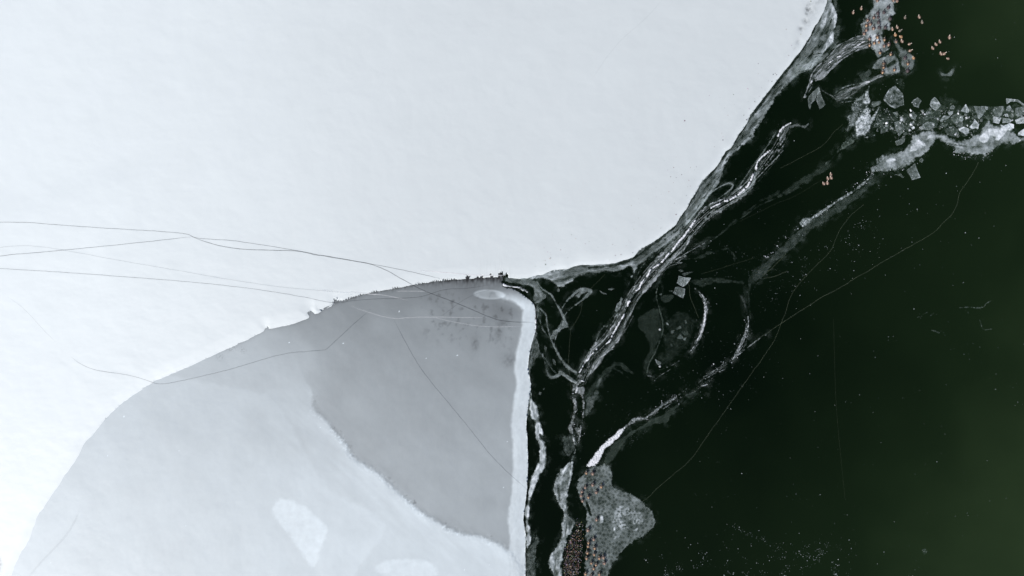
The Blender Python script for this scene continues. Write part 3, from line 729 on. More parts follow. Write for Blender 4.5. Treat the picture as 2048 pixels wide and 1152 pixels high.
# --- the main pressure ridge
MAIN = "C 1400,100 1355,180 1350,265 1285,345 1170,440 1112,540 1060,612 950,692 835,755 745,800 650,900 560,1000 500,1095; Q 1440,150 1330,262 1190,400 1055,520 930,680 820,830 715,960 645,1095; R 1205,50 1135,215 1050,360 960,500 800,640 690,760 620,880 560,1000 510,1110; S 890,190"
ice("ice_ridge", [
    L(MAIN, [14, 13, 10, 20, 19, 18, 19, 22, 24, 20, 24, 26, 27, 26, 28, 31, 31, 28, 24, 22, 24, 23, 22, 26, 27, 30, 34, 33, 27, 22, 14], 80, 4, 2, fib=.25, fs=(80, 4), mot=.25, ms=20, gr=.05, vein=(80, 55, 5.2), rim=48, rp=2, rw=1.5, wob=2.6, ws=9),
    *[dict(f, v=.95, w=f['w'] * 1.3, e=1.2, o=dict(f['o'], mode='cut', cut=.8)) for f in fibres(MAIN, 40, 11, 1, 2.6, 61, .2)],
    P("P 925,722 950,660 1060,615 1200,600 1290,580 1230,630 1190,650 1100,705 1010,712", 112, 4, 1, fib=.5, guide="P 920,720 1290,580", fs=(20, 2), wob=2),
    P("P 1450,420 1500,370 1560,340 1550,400 1500,420", 118, 3, 1, mot=.3), P("Q 640,830 700,960 620,1050 560,1090 600,960", .8, 5, 1, mode='cut', cut=.7, mot=.5, ms=4),
    P("R 540,850 620,840 610,920 570,960 520,930", 1, 4, 1, mode='cut', cut=.85), P("R 700,800 800,740 840,690 780,720 720,760", 1, 3, 1, mode='cut', cut=.7), P("S 830,200 940,160 945,210 880,260 830,240", 1, 4, 1, mode='cut', cut=.8), P("C 1250,260 1300,230 1330,180 1340,250 1290,310 1250,320", 1, 4, 1, mode='cut', cut=.85),
    P("Q 870,590 960,520 1150,380 1240,270 1220,240 1080,310 920,480", 122, 8, 1, fib=.55, guide="Q 800,620 1240,250", fs=(30, 3)),
    L("Q 1600,20 1560,150 1420,270 1290,400 1100,620 900,860 740,1060", [7, 8, 8, 7, 9, 8, 6], 132, 4, 2, fib=.3, fs=(26, 3), mot=.25),
    L("R 1310,20 1200,190 1130,400 1020,530 900,640 840,740 780,850 600,1060", [5, 5, 6, 6, 7, 8, 9, 6], 126, 3, 2, fib=.3, fs=(20, 3), mot=.3),
    L("C 1575,72 1555,95 1530,100 1480,80 1430,100", [4, 7, 5, 7, 8], 98, 2.5, 2, mot=.3, wob=1.5)],
    "longest fibrous ice ridge running diagonally from the upper right down to the fork", "ice ridge", G_RIDGE, M_WET, relief=.10, z0=.03)
main_ridge = bpy.data.objects["ice_ridge.001"]
ice("crest", [L(s, w * 1.35, 246, 1.2, 2, gap=.3, gs=10, gr=.15, wob=1.3, ws=6) for s, w in (
    ("C 1425,68 1390,88 1345,118 1325,160 1318,180", 2.8), ("C 1250,300 1150,380 1128,460 1140,440", 3.2), ("C 1110,500 1095,545 1060,602 1030,630 980,672 930,705 890,722 860,720", 3.6), ("C 830,745 780,765 760,780", 3.2),
    ("C 625,885 610,905 520,1035 490,1060 440,1130", 3.4), ("Q 1520,0 1410,112 1365,170 1330,230 1290,270 1240,312 1150,430 1110,465 1050,500 990,540 960,558", 3.2), ("Q 950,575 920,650 870,690 840,740 800,800 790,860 740,888", 3.0), ("Q 625,1060 600,1090 600,1145", 4.0),
    ("R 1185,65 1150,130 1110,185 1085,240 1060,285 1010,360 980,425", 3.0), ("R 968,470 940,505 895,542", 3.6), ("R 745,620 680,690 640,730 610,790 585,810", 3.0), ("R 520,900 490,960 470,990", 2.6), ("S 900,170 940,180", 2.4))],
    m=M_WET, parent=main_ridge, relief=.16, z0=.10)
ice("filaments", fibres(MAIN, 44, 17, 128, 1.7, 51, .25), m=M_WET, parent=main_ridge, relief=.07, z0=.035)
ice("slush_edge", [L("P 1700,40 1660,200 1600,270 1480,370 1330,470 1260,560", [6, 8, 6, 8, 5, 4], 120, 3, 2, fib=.5, fs=(20, 2), wob=2)], m=M_ICE, parent=main_ridge, relief=.06, z0=.025)

ice("ice_ridge", [L("S 860,190 800,260 775,330 785,450 815,560 800,650 775,760 745,860 720,950 760,1050 800,1180", [9, 10, 8, 9, 7, 6, 8, 10, 9, 8, 6], 104, 3, 2, fib=.3, fs=(26, 3), mot=.35, ms=9, gr=.12, vein=(50, 30, 5), wob=2.5, ws=8, spk=.015),
    P("S 820,290 880,260 960,255 965,380 930,400 830,395", 116, 4, 1, mot=.25), L("S 830,270 840,290 815,350", 5, 185, 3, 1),
    L("S 905,390 935,460 935,600 925,760 900,870 880,960 865,1060 855,1180", [4, 5, 4, 4, 5, 8, 6, 4], 112, 2.5, 2, fib=.4, mot=.5, ms=5, gr=.3, spk=.05, wob=2, ws=5),
    L("S 820,430 830,600 830,760 840,920 860,1060", 1.6, 95, 1.2, 2, gap=.2), P("S 790,900 850,900 920,920 890,1000 830,1010 800,960", 110, 5, 1, mot=.8, ms=4, gr=.5, spk=.06)],
    "double walled ice ridge dropping straight down from the fork", "ice ridge", G_RIDGE, M_WET, relief=.09)
ice("ice_film", [P("S 960,440 1010,400 1080,340 1115,210 1190,90 1290,20 1400,-30 1420,10 1330,60 1240,140 1195,300 1195,450 1150,540 1090,610 1040,680 1000,760 950,890 925,900 930,800 960,600", 72, 8, 1, mot=.4, ms=9, gr=.22, rim=10, rp=7, rw=4, wob=2.5),
    P("S 960,440 1060,400 1100,500 1050,620 980,720 945,700", 92, 14, 1, mot=.35, ms=7)],
    "grey curved film of ice leaning against the right of the double walled ridge", "ice film", G_FILM, M_ICE, relief=.04)

# --- strands and loops
def strand(name, shapes, label, **k): return ice(name, shapes, label, "ice strand", G_STRAND, relief=k.pop('relief', .06), **k)
strand("ice_strand", [L("C 1315,130 1250,235 1170,352 1100,442 1030,552 978,622", [3.5, 4.5, 4.5, 4, 4.5, 4], 94, 1.6, 2, mot=.3, gr=.15), L("C 1110,480 1075,530 1040,580 1015,615", 2.2, 76, 1.2, 2, mot=.4)], "straight slim grey strand forming the left side of the long lens shaped pool")
strand("ice_strand", [L("P 590,860 640,790 700,715 800,580 900,450 950,390 1000,340 1100,280 1200,225 1290,205 1330,245 1300,300 1230,360 1130,430 1060,480 1010,510", [4.4, 4.4, 4, 4, 3.8, 4, 4, 4.2, 4.4, 5, 5.4, 4.8, 3.8, 3, 2.4, 1.8], 122, 1.6, 2, mot=.25, gr=.15)], "hairpin loop of grey ice beside the middle of the snow edge")
strand("ice_strand", [L("P 340,1145 420,1070 520,960 600,850", 2.6, 92, 1.4, 2, mot=.3)], "thin strand along the top of the dark channel beside the main ridge")
strand("ice_strand", [L("Q 1420,20 1300,105 1230,155 1080,285 940,395 820,505 770,620 742,690", [2.2, 2.4, 2.6, 2.2, 2, 1.8, 1.6, 1.2], 90, 1.3, 2, mot=.3)], "long thin strand winding down the channel between snow shelf and main ridge")
strand("ice_strand", [L("Q 1255,240 1268,175 1300,132 1340,115 1372,130", [3, 3.4, 3.6, 3, 2], 98, 1.5, 2, mot=.25)], "small hook shaped strand on top of the main ridge")
strand("ice_strand", [L("U 980,795 1050,680 1100,615 1160,565 1220,510 1290,475 1380,470 1465,488 1430,535 1370,590 1300,660 1200,722 1130,775 1090,810 1050,860 1025,905", [3.4, 4, 5, 6, 7, 8, 9, 9, 8, 7, 6, 5, 4, 3.6, 3.2, 3], 112, 2.5, 2, mot=.22, gr=.14, wob=1.4, ws=6),
    P("U 1180,560 1290,478 1380,468 1470,488 1420,545 1330,560 1260,620 1220,600", 106, 7, 1, mot=.3, ms=8), P("U 1120,640 1200,600 1250,610 1220,680 1140,720", 55, 12, 1, mot=.3)], "leaf shaped pod of ice with a dark inside")
strand("ice_strand", [L("U 590,345 640,430 700,480 760,515 840,572 870,640 940,765 985,850 1020,925 1060,1010 1112,1075", [4, 4, 4, 4.5, 4.5, 4, 5, 6, 7, 6, 2], 108, 2, 2, mot=.22, gr=.14, rim=8), P("U 940,1060 985,960 1020,935 1060,1010 1115,1075 1050,1085 1000,1105 955,1160 850,1165 800,1120 900,1090", 112, 4, 1, mot=.3, ms=8, gr=.15, wob=1.5),
    P("E 500,225 455,180 420,195 390,240 340,280 325,320 340,335 372,330 388,285 430,250", 104, 4, 1, mot=.4, ms=6, gr=.2),
    L("U 1030,905 985,1010 940,1140; R 215,130 170,220 130,340 92,430 72,520 48,605", [2.4, 2.6, 2.8, 2.8, 3, 2.6, 2], 118, 1.3, 2, mot=.25)], "crossed ice strand meeting in a star below the pod")
strand("ice_strand", [L("U 640,775 700,830 740,885 748,1000 770,1140; E 300,130 312,200 330,300 385,420 430,500 490,570 520,590 555,605", [4, 4.5, 5, 4, 4, 4.5, 5, 5, 5, 5.5, 7, 8, 6], 104, 2, 2, mot=.3, gr=.15), L("U 645,850 640,960 660,1060 710,1150; E 270,240 325,315", 3.6, 88, 1.8, 2, mot=.3), L("E 430,500 520,590 570,640", 2, 118, 1.2, 2)], "long strand descending from the upper end of the white rim to the fork")
strand("ice_strand", [L("E 272,455 290,510 302,560 318,620 345,655 395,635 430,610", [4, 3, 3, 5, 8, 9, 6], 104, 2.5, 2, mot=.35, gr=.2), L("E 275,465 320,530 360,590 400,625", 2.4, 86, 1.4, 2, mot=.3), L("E 420,605 460,630 500,655 555,695", [8, 9, 8, 6], 102, 2.5, 2, fib=.6, fs=(20, 1.6)), L("E 430,625 500,670 550,700", 2, 126, 1.2, 2)], "narrow boat shaped loop of strands left of the fork")
strand("ice_strand", [L("R 1060,35 990,120 900,215 830,300 785,355 762,420 745,480", [1.6, 1.8, 1.8, 2, 2.4, 3, 4], 96, 1.3, 2, mot=.2), P("R 745,470 720,500 690,525 665,570 652,625 690,610 730,560 745,510", 108, 3, 1, mot=.3), L("R 745,520 800,505 860,500", 1.6, 80, 1.1, 2), L("R 650,620 600,700 540,790 490,880 460,960 430,1030", [3, 2.4, 2.4, 3, 3, 3], 96, 1.5, 2, mot=.3)], "taut threadlike strand on the left of the main ridge above the fork")

# --- ridges farther right

ice("ice_ridge", [L(CR1, [1.5, 1.5, 2.5, 5, 8, 7, 7, 7, 5, 4, 3.5, 2.4, 1.6, 1.5, 1.5, 1.4, 1.3, 1.2, 1.1], 112, 2, 2, fib=.9, fs=(20, 1.4), mot=.3, gr=.2, wob=1.5, ws=6),
    L("D 1625,690 1640,760 1625,860 1600,940", [2, 3.5, 3.5, 2], 222, 1.2, 2, gap=.3, gs=7, gr=.3), L("V 1000,300 960,370 900,520", 2.4, 200, 1.2, 2, gap=.25, gs=8),
    *fibres("D 1570,590 1625,660 1642,745 1628,850 1600,945 1560,1035 1500,1115", 16, 3.5, 225, 1.4, 31), L("V 120,1050 180,1055 250,1080", 2.5, 110, 1.5, 2), L("V 230,1130 260,1085 350,1030 480,950", 1.8, 140, 1.2, 2, gr=.3), P("V 130,1052 200,1050 245,1080 225,1115 170,1085", 66, 4, 1)],
    "bright bluish crescent ridge, sweeping round the film with two loose squares", "ice ridge", G_RIDGE, M_WET, relief=.10)
ice("ice_ridge", [L("D 1900,600 1950,660 1980,740 1985,850 1970,950 1930,1040; V 1600,580 1540,690 1480,785", [1.5, 2, 2.4, 2.5, 4, 7, 8, 6, 3], 62, 2.2, 2, fib=.8, fs=(26, 1.5), gr=.15)] + fibres("V 1710,100 1725,250 1690,380 1640,490 1590,600 1540,690 1480,785", 26, 5, 185, 1.3, 5) + fibres("V 1760,130 1750,280 1720,480 1640,640 1500,760", 9, 3, 120, 1.3, 6)
    + [L("V 2048,375 1900,460 1790,545 1700,615 1600,690 1480,785", [1, 1.4, 1.6, 2, 2.6, 3], 135, 1, 2, gr=.25, gap=.5)] + fibres("V 1480,785 1380,850 1240,960 1100,1040 1000,1100 920,1160", 22, 5, 150, 1.2, 7) + fibres("E 1720,630 1640,680 1560,750 1480,790", 6, 6, 105, 1.3, 8) + [L("E 1600,720 1650,708", 2.6, 160, 1.2, 1), L("V 1265,985 1300,970 1340,955", 2.6, 165, 1.2, 1)]
    + fibres("E 1480,790 1550,770 1640,790 1720,800", 2, 2, 60, 1.2, 9),
    "frayed fibrous ridge to the right of the crescent, feeding the crusty ridge", "ice ridge", G_RIDGE, M_WET, relief=.08)
ice("ice_film", [P("V -70,120 40,60 130,0 240,-40 320,-20 360,200 380,380 330,420 280,560 230,700 150,860 110,1010 20,960 90,760 130,600 110,480 60,380 -10,330 -50,240", 47, 5, 1, mot=.2, ms=16, gr=.015), P("V 360,100 620,-60 900,40 1000,140 960,330 880,520 700,720 420,900 180,980 160,860 300,600 370,400", 38, 18, 1, mot=.5, ms=9, gr=.1), P("O 480,830 600,770 820,760 945,815 840,1000 600,1085 480,1000", 54, 5, 1, mot=.2), P("D 1280,520 1330,620 1250,660 1240,560", 34, 8, 1)],
    "large faint greenish film of ice inside the bright crescent", "ice film", G_FILM, M_FILM, relief=.02, thr=23)
strand("ice_strand", [L("Q 1140,640 1085,800 1058,950 1070,1050 1100,1150; V 330,60 362,190 370,340 345,400 300,540 215,730 130,870 120,960 108,1035", [1.5, 2.5, 3, 3.5, 3.5, 4, 5, 5.5, 4, 4, 4, 4.5, 4, 4, 3], 66, 1.8, 2, mot=.25, gr=.12, rim=10), L("Q 1085,800 1060,900 1055,1000", 1.6, 130, 1.1, 2, gap=.2)], "dim long strand winding down through the faint film", m=M_FILM)
ice("ice_film", [P("D 1500,492 1600,485 1700,472 1830,485 1985,512 1945,555 1850,530 1720,535 1660,560 1600,570 1520,540", 50, 7, 1, mot=.4, ms=9, gr=.2), P("D 1930,560 1990,530 2030,640 1985,760 1955,650", 36, 8, 1, mot=.3), P("D 1640,570 1700,530 1660,600 1650,680", 34, 8, 1)], "faint horizontal film above the bright crescent", "ice film", G_FILM, M_FILM, relief=.02, thr=24)
ice("ice_film", [L("E 640,835 690,740 770,640 850,560 890,532 930,540 970,575 1030,615", [10, 13, 14, 13, 14, 13, 12, 7], 50, 5, 2, mot=.3, ms=9, gr=.15), L("E 870,570 930,605 1000,662", [6, 7, 3], 48, 3, 2, mot=.3)], "inverted V of faint ice film right of the fork", "ice film", G_FILM, M_FILM, relief=.02, thr=24)
ice("ice_film", [P("S 575,1160 590,1080 620,1040 660,1030 690,1060 700,1160", 50, 6, 1, mot=.3)], "small round faint film left of the double walled ridge", "ice film", G_FILM, M_FILM, relief=.02)

# --- upper right: arch, patch with ducks, frosty patch, bands
ice("ice_ridge", [P("J 1150,75 1080,90 950,112 820,182 690,240 620,330 540,420 430,520 330,610 260,710 235,800 300,800 420,770 500,685 600,600 700,500 810,430 940,350 1050,300 1150,275 1200,180", 74, 3, 1, fib=.4, fs=(60, 3), gr=.06, vein=(70, 55, 4.5), guide="J 1150,180 900,240 720,370 560,500 400,650 270,790", rim=0), *fibres("J 1130,130 950,180 820,260 690,340 600,450 500,560 400,650 300,740 250,850 190,980", 16, 11, 140, 1.6, 53, .2),
    L("J 1100,88 950,115 820,185 690,245 620,330 540,425 430,520 330,612 262,712 232,830 195,955 140,1080", [4, 3, 3, 3.5, 3.5, 3, 3, 3.4, 3.6, 3.6, 4, 2.5], 140, 1.5, 2, mot=.25, gr=.12), L("J 1150,278 1050,302 940,352 810,432 700,502 600,602 500,690 420,770 330,812", [4, 4, 3.6, 3.4, 4, 5, 6, 7, 4], 138, 2, 2, mot=.3, gr=.15),
    P("J 290,790 330,740 420,660 500,600 570,560 560,620 480,700 420,760 340,810", 140, 5, 1, mot=.25), L("J 500,560 560,515 600,490", 2.4, 225, 1.1, 1), L("J 670,440 720,425", 3, 235, 1.1, 1), L("J 1000,250 1030,235; f 1722,86 1728,83", 3, 235, 1.1, 1, gap=.2), L("J 1060,205 1110,188", 2.6, 215, 1.1, 1), L("J 370,660 400,640 430,610", 2, 190, 1.1, 1), L("J 265,820 250,850", 4, 215, 2, 1), L("J 280,880 240,960 160,1080", [2, 3, 4], 120, 1.5, 2, gap=.2, mot=.4)],
    "arched ridge of layered ice curving down left from the duck gathering", "ice ridge", G_RIDGE, M_WET, relief=.09)
ice("ice_patch", [P("A 780,-40 985,-40 970,20 965,110 955,130 930,150 918,190 925,230 935,262 880,255 862,275 850,300 880,345 925,395 905,435 880,450 840,470 822,495 800,480 790,440 760,410 740,385 735,340 700,310 675,295 662,270 672,210 690,165 720,125 760,90", 136, 5, 1, mot=.36, ms=17, gr=.08, wob=4, ws=13, rim=12),
    P("A 740,280 760,200 830,170 880,120 900,20 960,10 955,120 900,170 840,250 850,330 870,380 780,390 740,340", 196, 20, 1, mot=.26, ms=13, gr=.06, spk=.012, sv=228), P("A 840,270 860,232 905,235 925,262 870,280", .9, 5, 1, mode='cut', cut=.6), P("A 850,350 900,360 920,400 880,440 830,410", .6, 10, 1, mode='cut', cut=.35)],
    "frosty white ice patch crowded with standing ducks at the top", "ice patch", G_PATCH, relief=.06)
ice("ice_patch", [P("A 935,300 955,325 1000,372 1065,420 1105,460 1135,510 1128,560 1105,600 1050,628 1015,580 985,490 958,390 940,340", 104, 7, 1, mot=.34, ms=12, gr=.08, wob=2.5, ws=12), P("A 1080,500 1130,510 1120,570 1080,600 1050,560", 118, 8, 1, mot=.25)], "grey oblong ice lobe right of the duck crowd", "ice patch", G_PATCH, relief=.05)
ice("ice_patch", [P("A 815,500 850,480 905,458 960,452 985,480 1003,520 1012,575 1000,612 930,622 875,640 845,618 835,590 790,588 762,575 790,530", 112, 4, 0, mot=.6, ms=14, gr=.08), P("A 900,590 960,540 1005,545 1010,600 930,622", 132, 3, 0, mot=.25), P("A 825,495 905,458 920,470 860,500", 165, 3, 0), P("A 870,560 940,500 990,510 960,540 900,585", .9, 4, 1, mode='cut', cut=.6)], "jumble of bluish facets of ice under the duck crowd", "ice patch", G_PATCH, relief=.09)
ice("ice_patch", [P("A 740,570 765,600 770,625 745,640 760,660 700,690 660,660 665,625 700,600 735,590", 64, 3, 0, mot=.3)], "small dim ice corner in the arched pool", "ice patch", G_PATCH, relief=.03)
ice("ice_ridge", [P("A 835,612 800,632 740,662 680,690 620,715 560,735 510,755 465,785 440,805 460,830 490,855 530,845 570,828 600,800 660,770 700,720 760,698 800,670 850,650 880,640", 84, 3, 1, fib=.3, fs=(40, 3), mot=.2, gr=.05, vein=(50, 34, 5), rim=34, rp=1.6, guide="A 850,630 660,710 450,810"), L("A 330,735 360,765 400,790 440,805 480,850", [1.5, 2.4, 3, 4, 3], 96, 1.5, 2, mot=.2), L("A 880,635 940,625 1010,600 1050,612", 2, 130, 1.4, 2, gap=.3), L("A 680,710 740,690 770,680", 2.4, 190, 1.2, 2, gap=.15, gs=6)], "slim pale ridge closing the arched pool from below", "ice ridge", G_RIDGE, M_WET, relief=.08)
ice("ice_patch", [P("A 770,695 750,760 740,790 755,840 770,860 745,930 755,970 800,905 830,880 845,870 815,930 800,980 795,1050 830,1080 810,1110 770,1130; B 740,485 660,500 600,540 540,580 470,625 420,680 440,610 500,540 560,470 600,420 520,420 560,370 540,330 600,270 560,200 600,190 560,175 640,165 680,130 720,80", 58, 18, 1, mot=.5, ms=12, gr=.3, spk=.10, sv=160, sks=1.1, wob=4, ws=16),
    L("B 745,45 730,110 725,180 715,250 700,330 680,400 650,450", [8, 15, 20, 26, 34, 42, 30], 150, 15, 2, mot=.55, ms=8, gr=.3, spk=.20, sv=248, sks=1.1, wob=4, ws=11), L("B 830,225 800,290 760,340 720,400", [6, 9, 12, 10], 140, 6, 2, mot=.5, ms=8, gr=.3, spk=.12, sv=240), L("B 640,200 620,290 590,360 560,430", [20, 26, 24, 16], 92, 12, 2, mot=.6, ms=9, gr=.3, spk=.12, sv=170, sks=1.1, wob=3, ws=12), P("B 460,190 560,180 640,160 720,90 690,180 560,190", 118, 4, 1, mot=.3), P("B 750,190 830,175 860,180 830,215 780,230", 88, 3, 0, mot=.4), P("B 660,495 720,470 800,450 800,470 740,488", 140, 4, 1, mot=.3)], "sparkling frost covered patch below the slim pale ridge", "ice patch", G_PATCH, relief=.07)
ice("ice_film", [P("B 640,480 590,470 540,500 480,570 420,640 360,700 330,740 400,720 440,690 520,600 600,545 650,505", 84, 10, 1, mot=.6, ms=7, gr=.35, spk=.02, sv=140), P("B 420,650 340,710 240,770 130,840 20,900 -60,1000 40,985 140,920 260,860 360,790 400,770 440,690", 53, 9, 1, mot=.35, ms=10, gr=.12), P("C 1350,610 1250,660 1180,690 1100,760 1000,830 900,920 800,1000 720,1060 700,1110 800,1050 930,930 1060,830 1180,740 1330,690", 46, 8, 1, mot=.35, gr=.1), L("C 1330,690 1180,745 1060,830 930,930 800,1030", 4, 58, 3, 2, mot=.3), P("C 640,1060 740,1000 820,1010 740,1080 660,1100", 38, 10, 1, mot=.4)], "long faint band of film trailing down left from the sparkling patch", "ice film", G_FILM, M_FILM, relief=.02, thr=24)
ice("ice_patch", [P("N 150,895 180,830 250,730 290,665 380,640 470,615 560,600 640,560 700,520 760,470 800,370 820,335 900,290 960,235 1040,230 1100,240 1180,262 1250,262 1350,272 1420,330 1470,375 1560,395 1640,392 1720,375 1800,335 1880,285 1930,215; I 940,745 1000,692 1060,762 1180,780 1300,830 1390,845 1400,890 1450,930 1700,935 1700,1062 1536,1062 1350,1072 1180,1085; B 1900,550 1810,572 1765,622 1700,640 1600,642 1530,638 1480,630 1455,600 1400,545 1310,512 1280,550 1200,630 1120,690 1060,730 1000,765 930,778 850,785 780,785", 130, 8, 1, mot=.4, ms=20, gr=.07, wob=4, ws=10, cell=.1, cs=5),
    P("N 160,880 300,690 480,650 640,610 800,440 960,300 1100,260 1250,290 1240,420 1060,530 900,660 760,720 560,800 350,860 220,890", 182, 22, 1, mot=.3, ms=15, gr=.07, spk=.015, sv=215, wob=3), P("B 1580,500 1680,440 1740,370 1850,350 1950,360 1970,440 1900,470 2100,480 2100,530 1900,545 1780,520 1680,560", 192, 20, 1, mot=.2, ms=12, gr=.07), P("I 1180,790 1370,760 1400,900 1200,910 1050,880", 205, 10, 1, mot=.15),
    P("N 300,660 430,610 480,560 560,520 620,440 700,400 800,330 800,380 720,500 640,560 500,600 400,640", .9, 6, 1, mode='cut', cut=.85, mot=.4, ms=5), P("N 1380,330 1440,330 1450,380 1410,390", .9, 3, 1, mode='cut', cut=.7), L("B 1340,520 1440,540 1560,560 1680,560", 4, .6, 3, 2, mode='cut', cut=.4, wob=2), L("N 1740,365 1800,340 1860,300", 1.8, 220, 1.2, 2, gap=.1), P("N 260,700 300,690 330,770 280,770", .6, 6, 1, mode='cut', cut=.5), P("N 150,880 200,800 240,850 220,900", 120, 5, 1)],
    "long frosty whale shaped patch with a white streak running to the right margin", "ice patch", G_PATCH, relief=.08)
ice("ice_film", [P("N 160,905 260,915 420,900 640,900 740,880 700,930 540,960 380,1000 260,1080 180,1180 -60,1300 -200,1400 -120,1200 20,1080", 48, 22, 1, mot=.3, gr=.12),
    P("f 1742,352 1715,380 1690,392 1660,412 1625,435 1605,448 1585,468 1560,490 1545,510 1520,532 1500,560 1515,570 1545,532 1570,515 1602,484 1628,457 1665,438 1700,412 1730,387 1760,362", 60, 6, 1, mot=.4, ms=9, gr=.3), L("f 1745,350 1715,378 1690,392 1660,412 1630,433 1608,447", [6, 7, 6, 6, 8, 10], 112, 3, 2, mot=.7, ms=5, gr=.5, spk=.10, sv=200), P("f 1598,440 1618,428 1632,438 1620,452 1600,456", 112, 6, 1, mot=.5, ms=4, gr=.5, spk=.1), P("f 1498,545 1530,520 1545,520 1525,550 1500,580 1505,640 1498,640 1490,590", 46, 8, 1, mot=.5, ms=7, gr=.35, spk=.02, sv=120)],
    "broad grey band with crumbly upper edge running down left from the whale shaped patch", "ice film", G_FILM, M_ICE, relief=.03, thr=24)
ice("ice_patch", [P("A 1340,600 1370,612 1405,606 1428,570 1470,562 1468,615 1430,648 1380,650 1345,640", 106, 4, 1, mot=.2), P("A 1345,640 1435,645 1430,690 1390,705 1350,685", 46, 6, 1, mot=.2)], "cloudy drop shaped ice patch alone on the dark water", "ice patch", G_PATCH, relief=.03, thr=22)
ice("ice_film", [P("A 1340,700 1430,700 1420,780 1460,820 1530,875 1400,900 1310,865 1335,780", 36, 26, 1, mot=.4, gr=.05)], "very faint smear hanging below the cloudy drop", "ice film", G_FILM, M_FILM, relief=.02, thr=22)
ice("ice_patch", [P("A 960,650 1060,625 1095,640 1050,720 1040,800 1000,760 940,720 920,660", 48, 14, 1, mot=.5, ms=7, gr=.3, spk=.02)], "dim speckled patch above the large diamond plate", "ice patch", G_PATCH, M_FILM, relief=.03, thr=23)

ice("ice_film", [P("H 210,560 420,540 720,600 1000,540 1240,420 1420,420 1640,470 2100,500 2620,420 2620,800 2000,760 1900,850 1740,980 1560,990 1340,880 1050,880 900,900 640,980 420,920 260,880", 48, 9, 1, mot=.8, ms=13, gr=.2, wob=5, ws=14, spk=.006, sv=150), P("H 1250,300 1400,330 1560,380 1680,470 1500,560 1300,520 1240,420", 44, 12, 1, mot=.5, ms=12), P("H 1700,650 2000,600 2600,520 2620,760 2000,740 1820,800", 66, 12, 1, mot=.8, ms=9, gr=.2)], "grey slush filling the gaps between the brash plates", "ice film", G_FILM, M_FILM, relief=.015, z0=.008)
ice("ice_film", [L("D 1450,330 1560,320 1620,300 1660,275 1720,265 1800,240 1850,235", [3, 5, 9, 10, 6, 8, 3], 44, 4, 2, mot=.6, ms=8, gr=.15), L("D 1790,215 1850,260 1885,310 1880,350", [2, 5, 5, 3], 50, 3, 2, mot=.5, ms=6), L("D 1500,260 1600,240 1660,190 1760,120 1830,60", [4, 8, 10, 8, 5], 42, 5, 2, mot=.5, ms=9)], "wispy faint film right of the fan of needles", "ice film", G_FILM, M_FILM, relief=.015, thr=23)
ice("ice_patch", [P("J 60,500 200,440 330,380 470,350 560,240 640,225 700,235 620,330 540,425 430,520 330,612 260,690 200,650 120,690 20,760 -60,820 -60,640", 88, 6, 1, mot=.3, ms=14, gr=.06, vein=(36, 40, 8), guide="J 0,700 200,520 400,440 620,250", wob=2.5),
    L("J 20,560 120,540 200,470 250,400 330,390 440,370 540,350", 2.6, .9, 1.8, 2, mode='cut', cut=.8, wob=2), L("J 0,690 100,660 210,640 270,560 280,470 340,420 430,420", 2.6, .9, 1.8, 2, mode='cut', cut=.75, wob=2)], "buckled grey ice sheet between the snow shelf and the arched ridge", "ice patch", G_PATCH, relief=.05)
strand("ice_strand", [L("J 620,1030 700,960 820,900 920,880 1000,860 1080,850 1160,835 1240,800 1330,760", [2, 3, 3.4, 3, 2.6, 3, 3, 2.6, 2], 128, 1.5, 2, mot=.35, gap=.4), L("J 620,1050 720,1010 860,990 960,930 1080,890", 2.2, 112, 1.4, 2, mot=.3, gap=.3), L("J 600,1100 700,1110 860,1080 1000,1100", 2.4, 104, 1.5, 2, mot=.3, gap=.3)], "twisted bright strands along the lower lip of the arched pool", relief=.07)
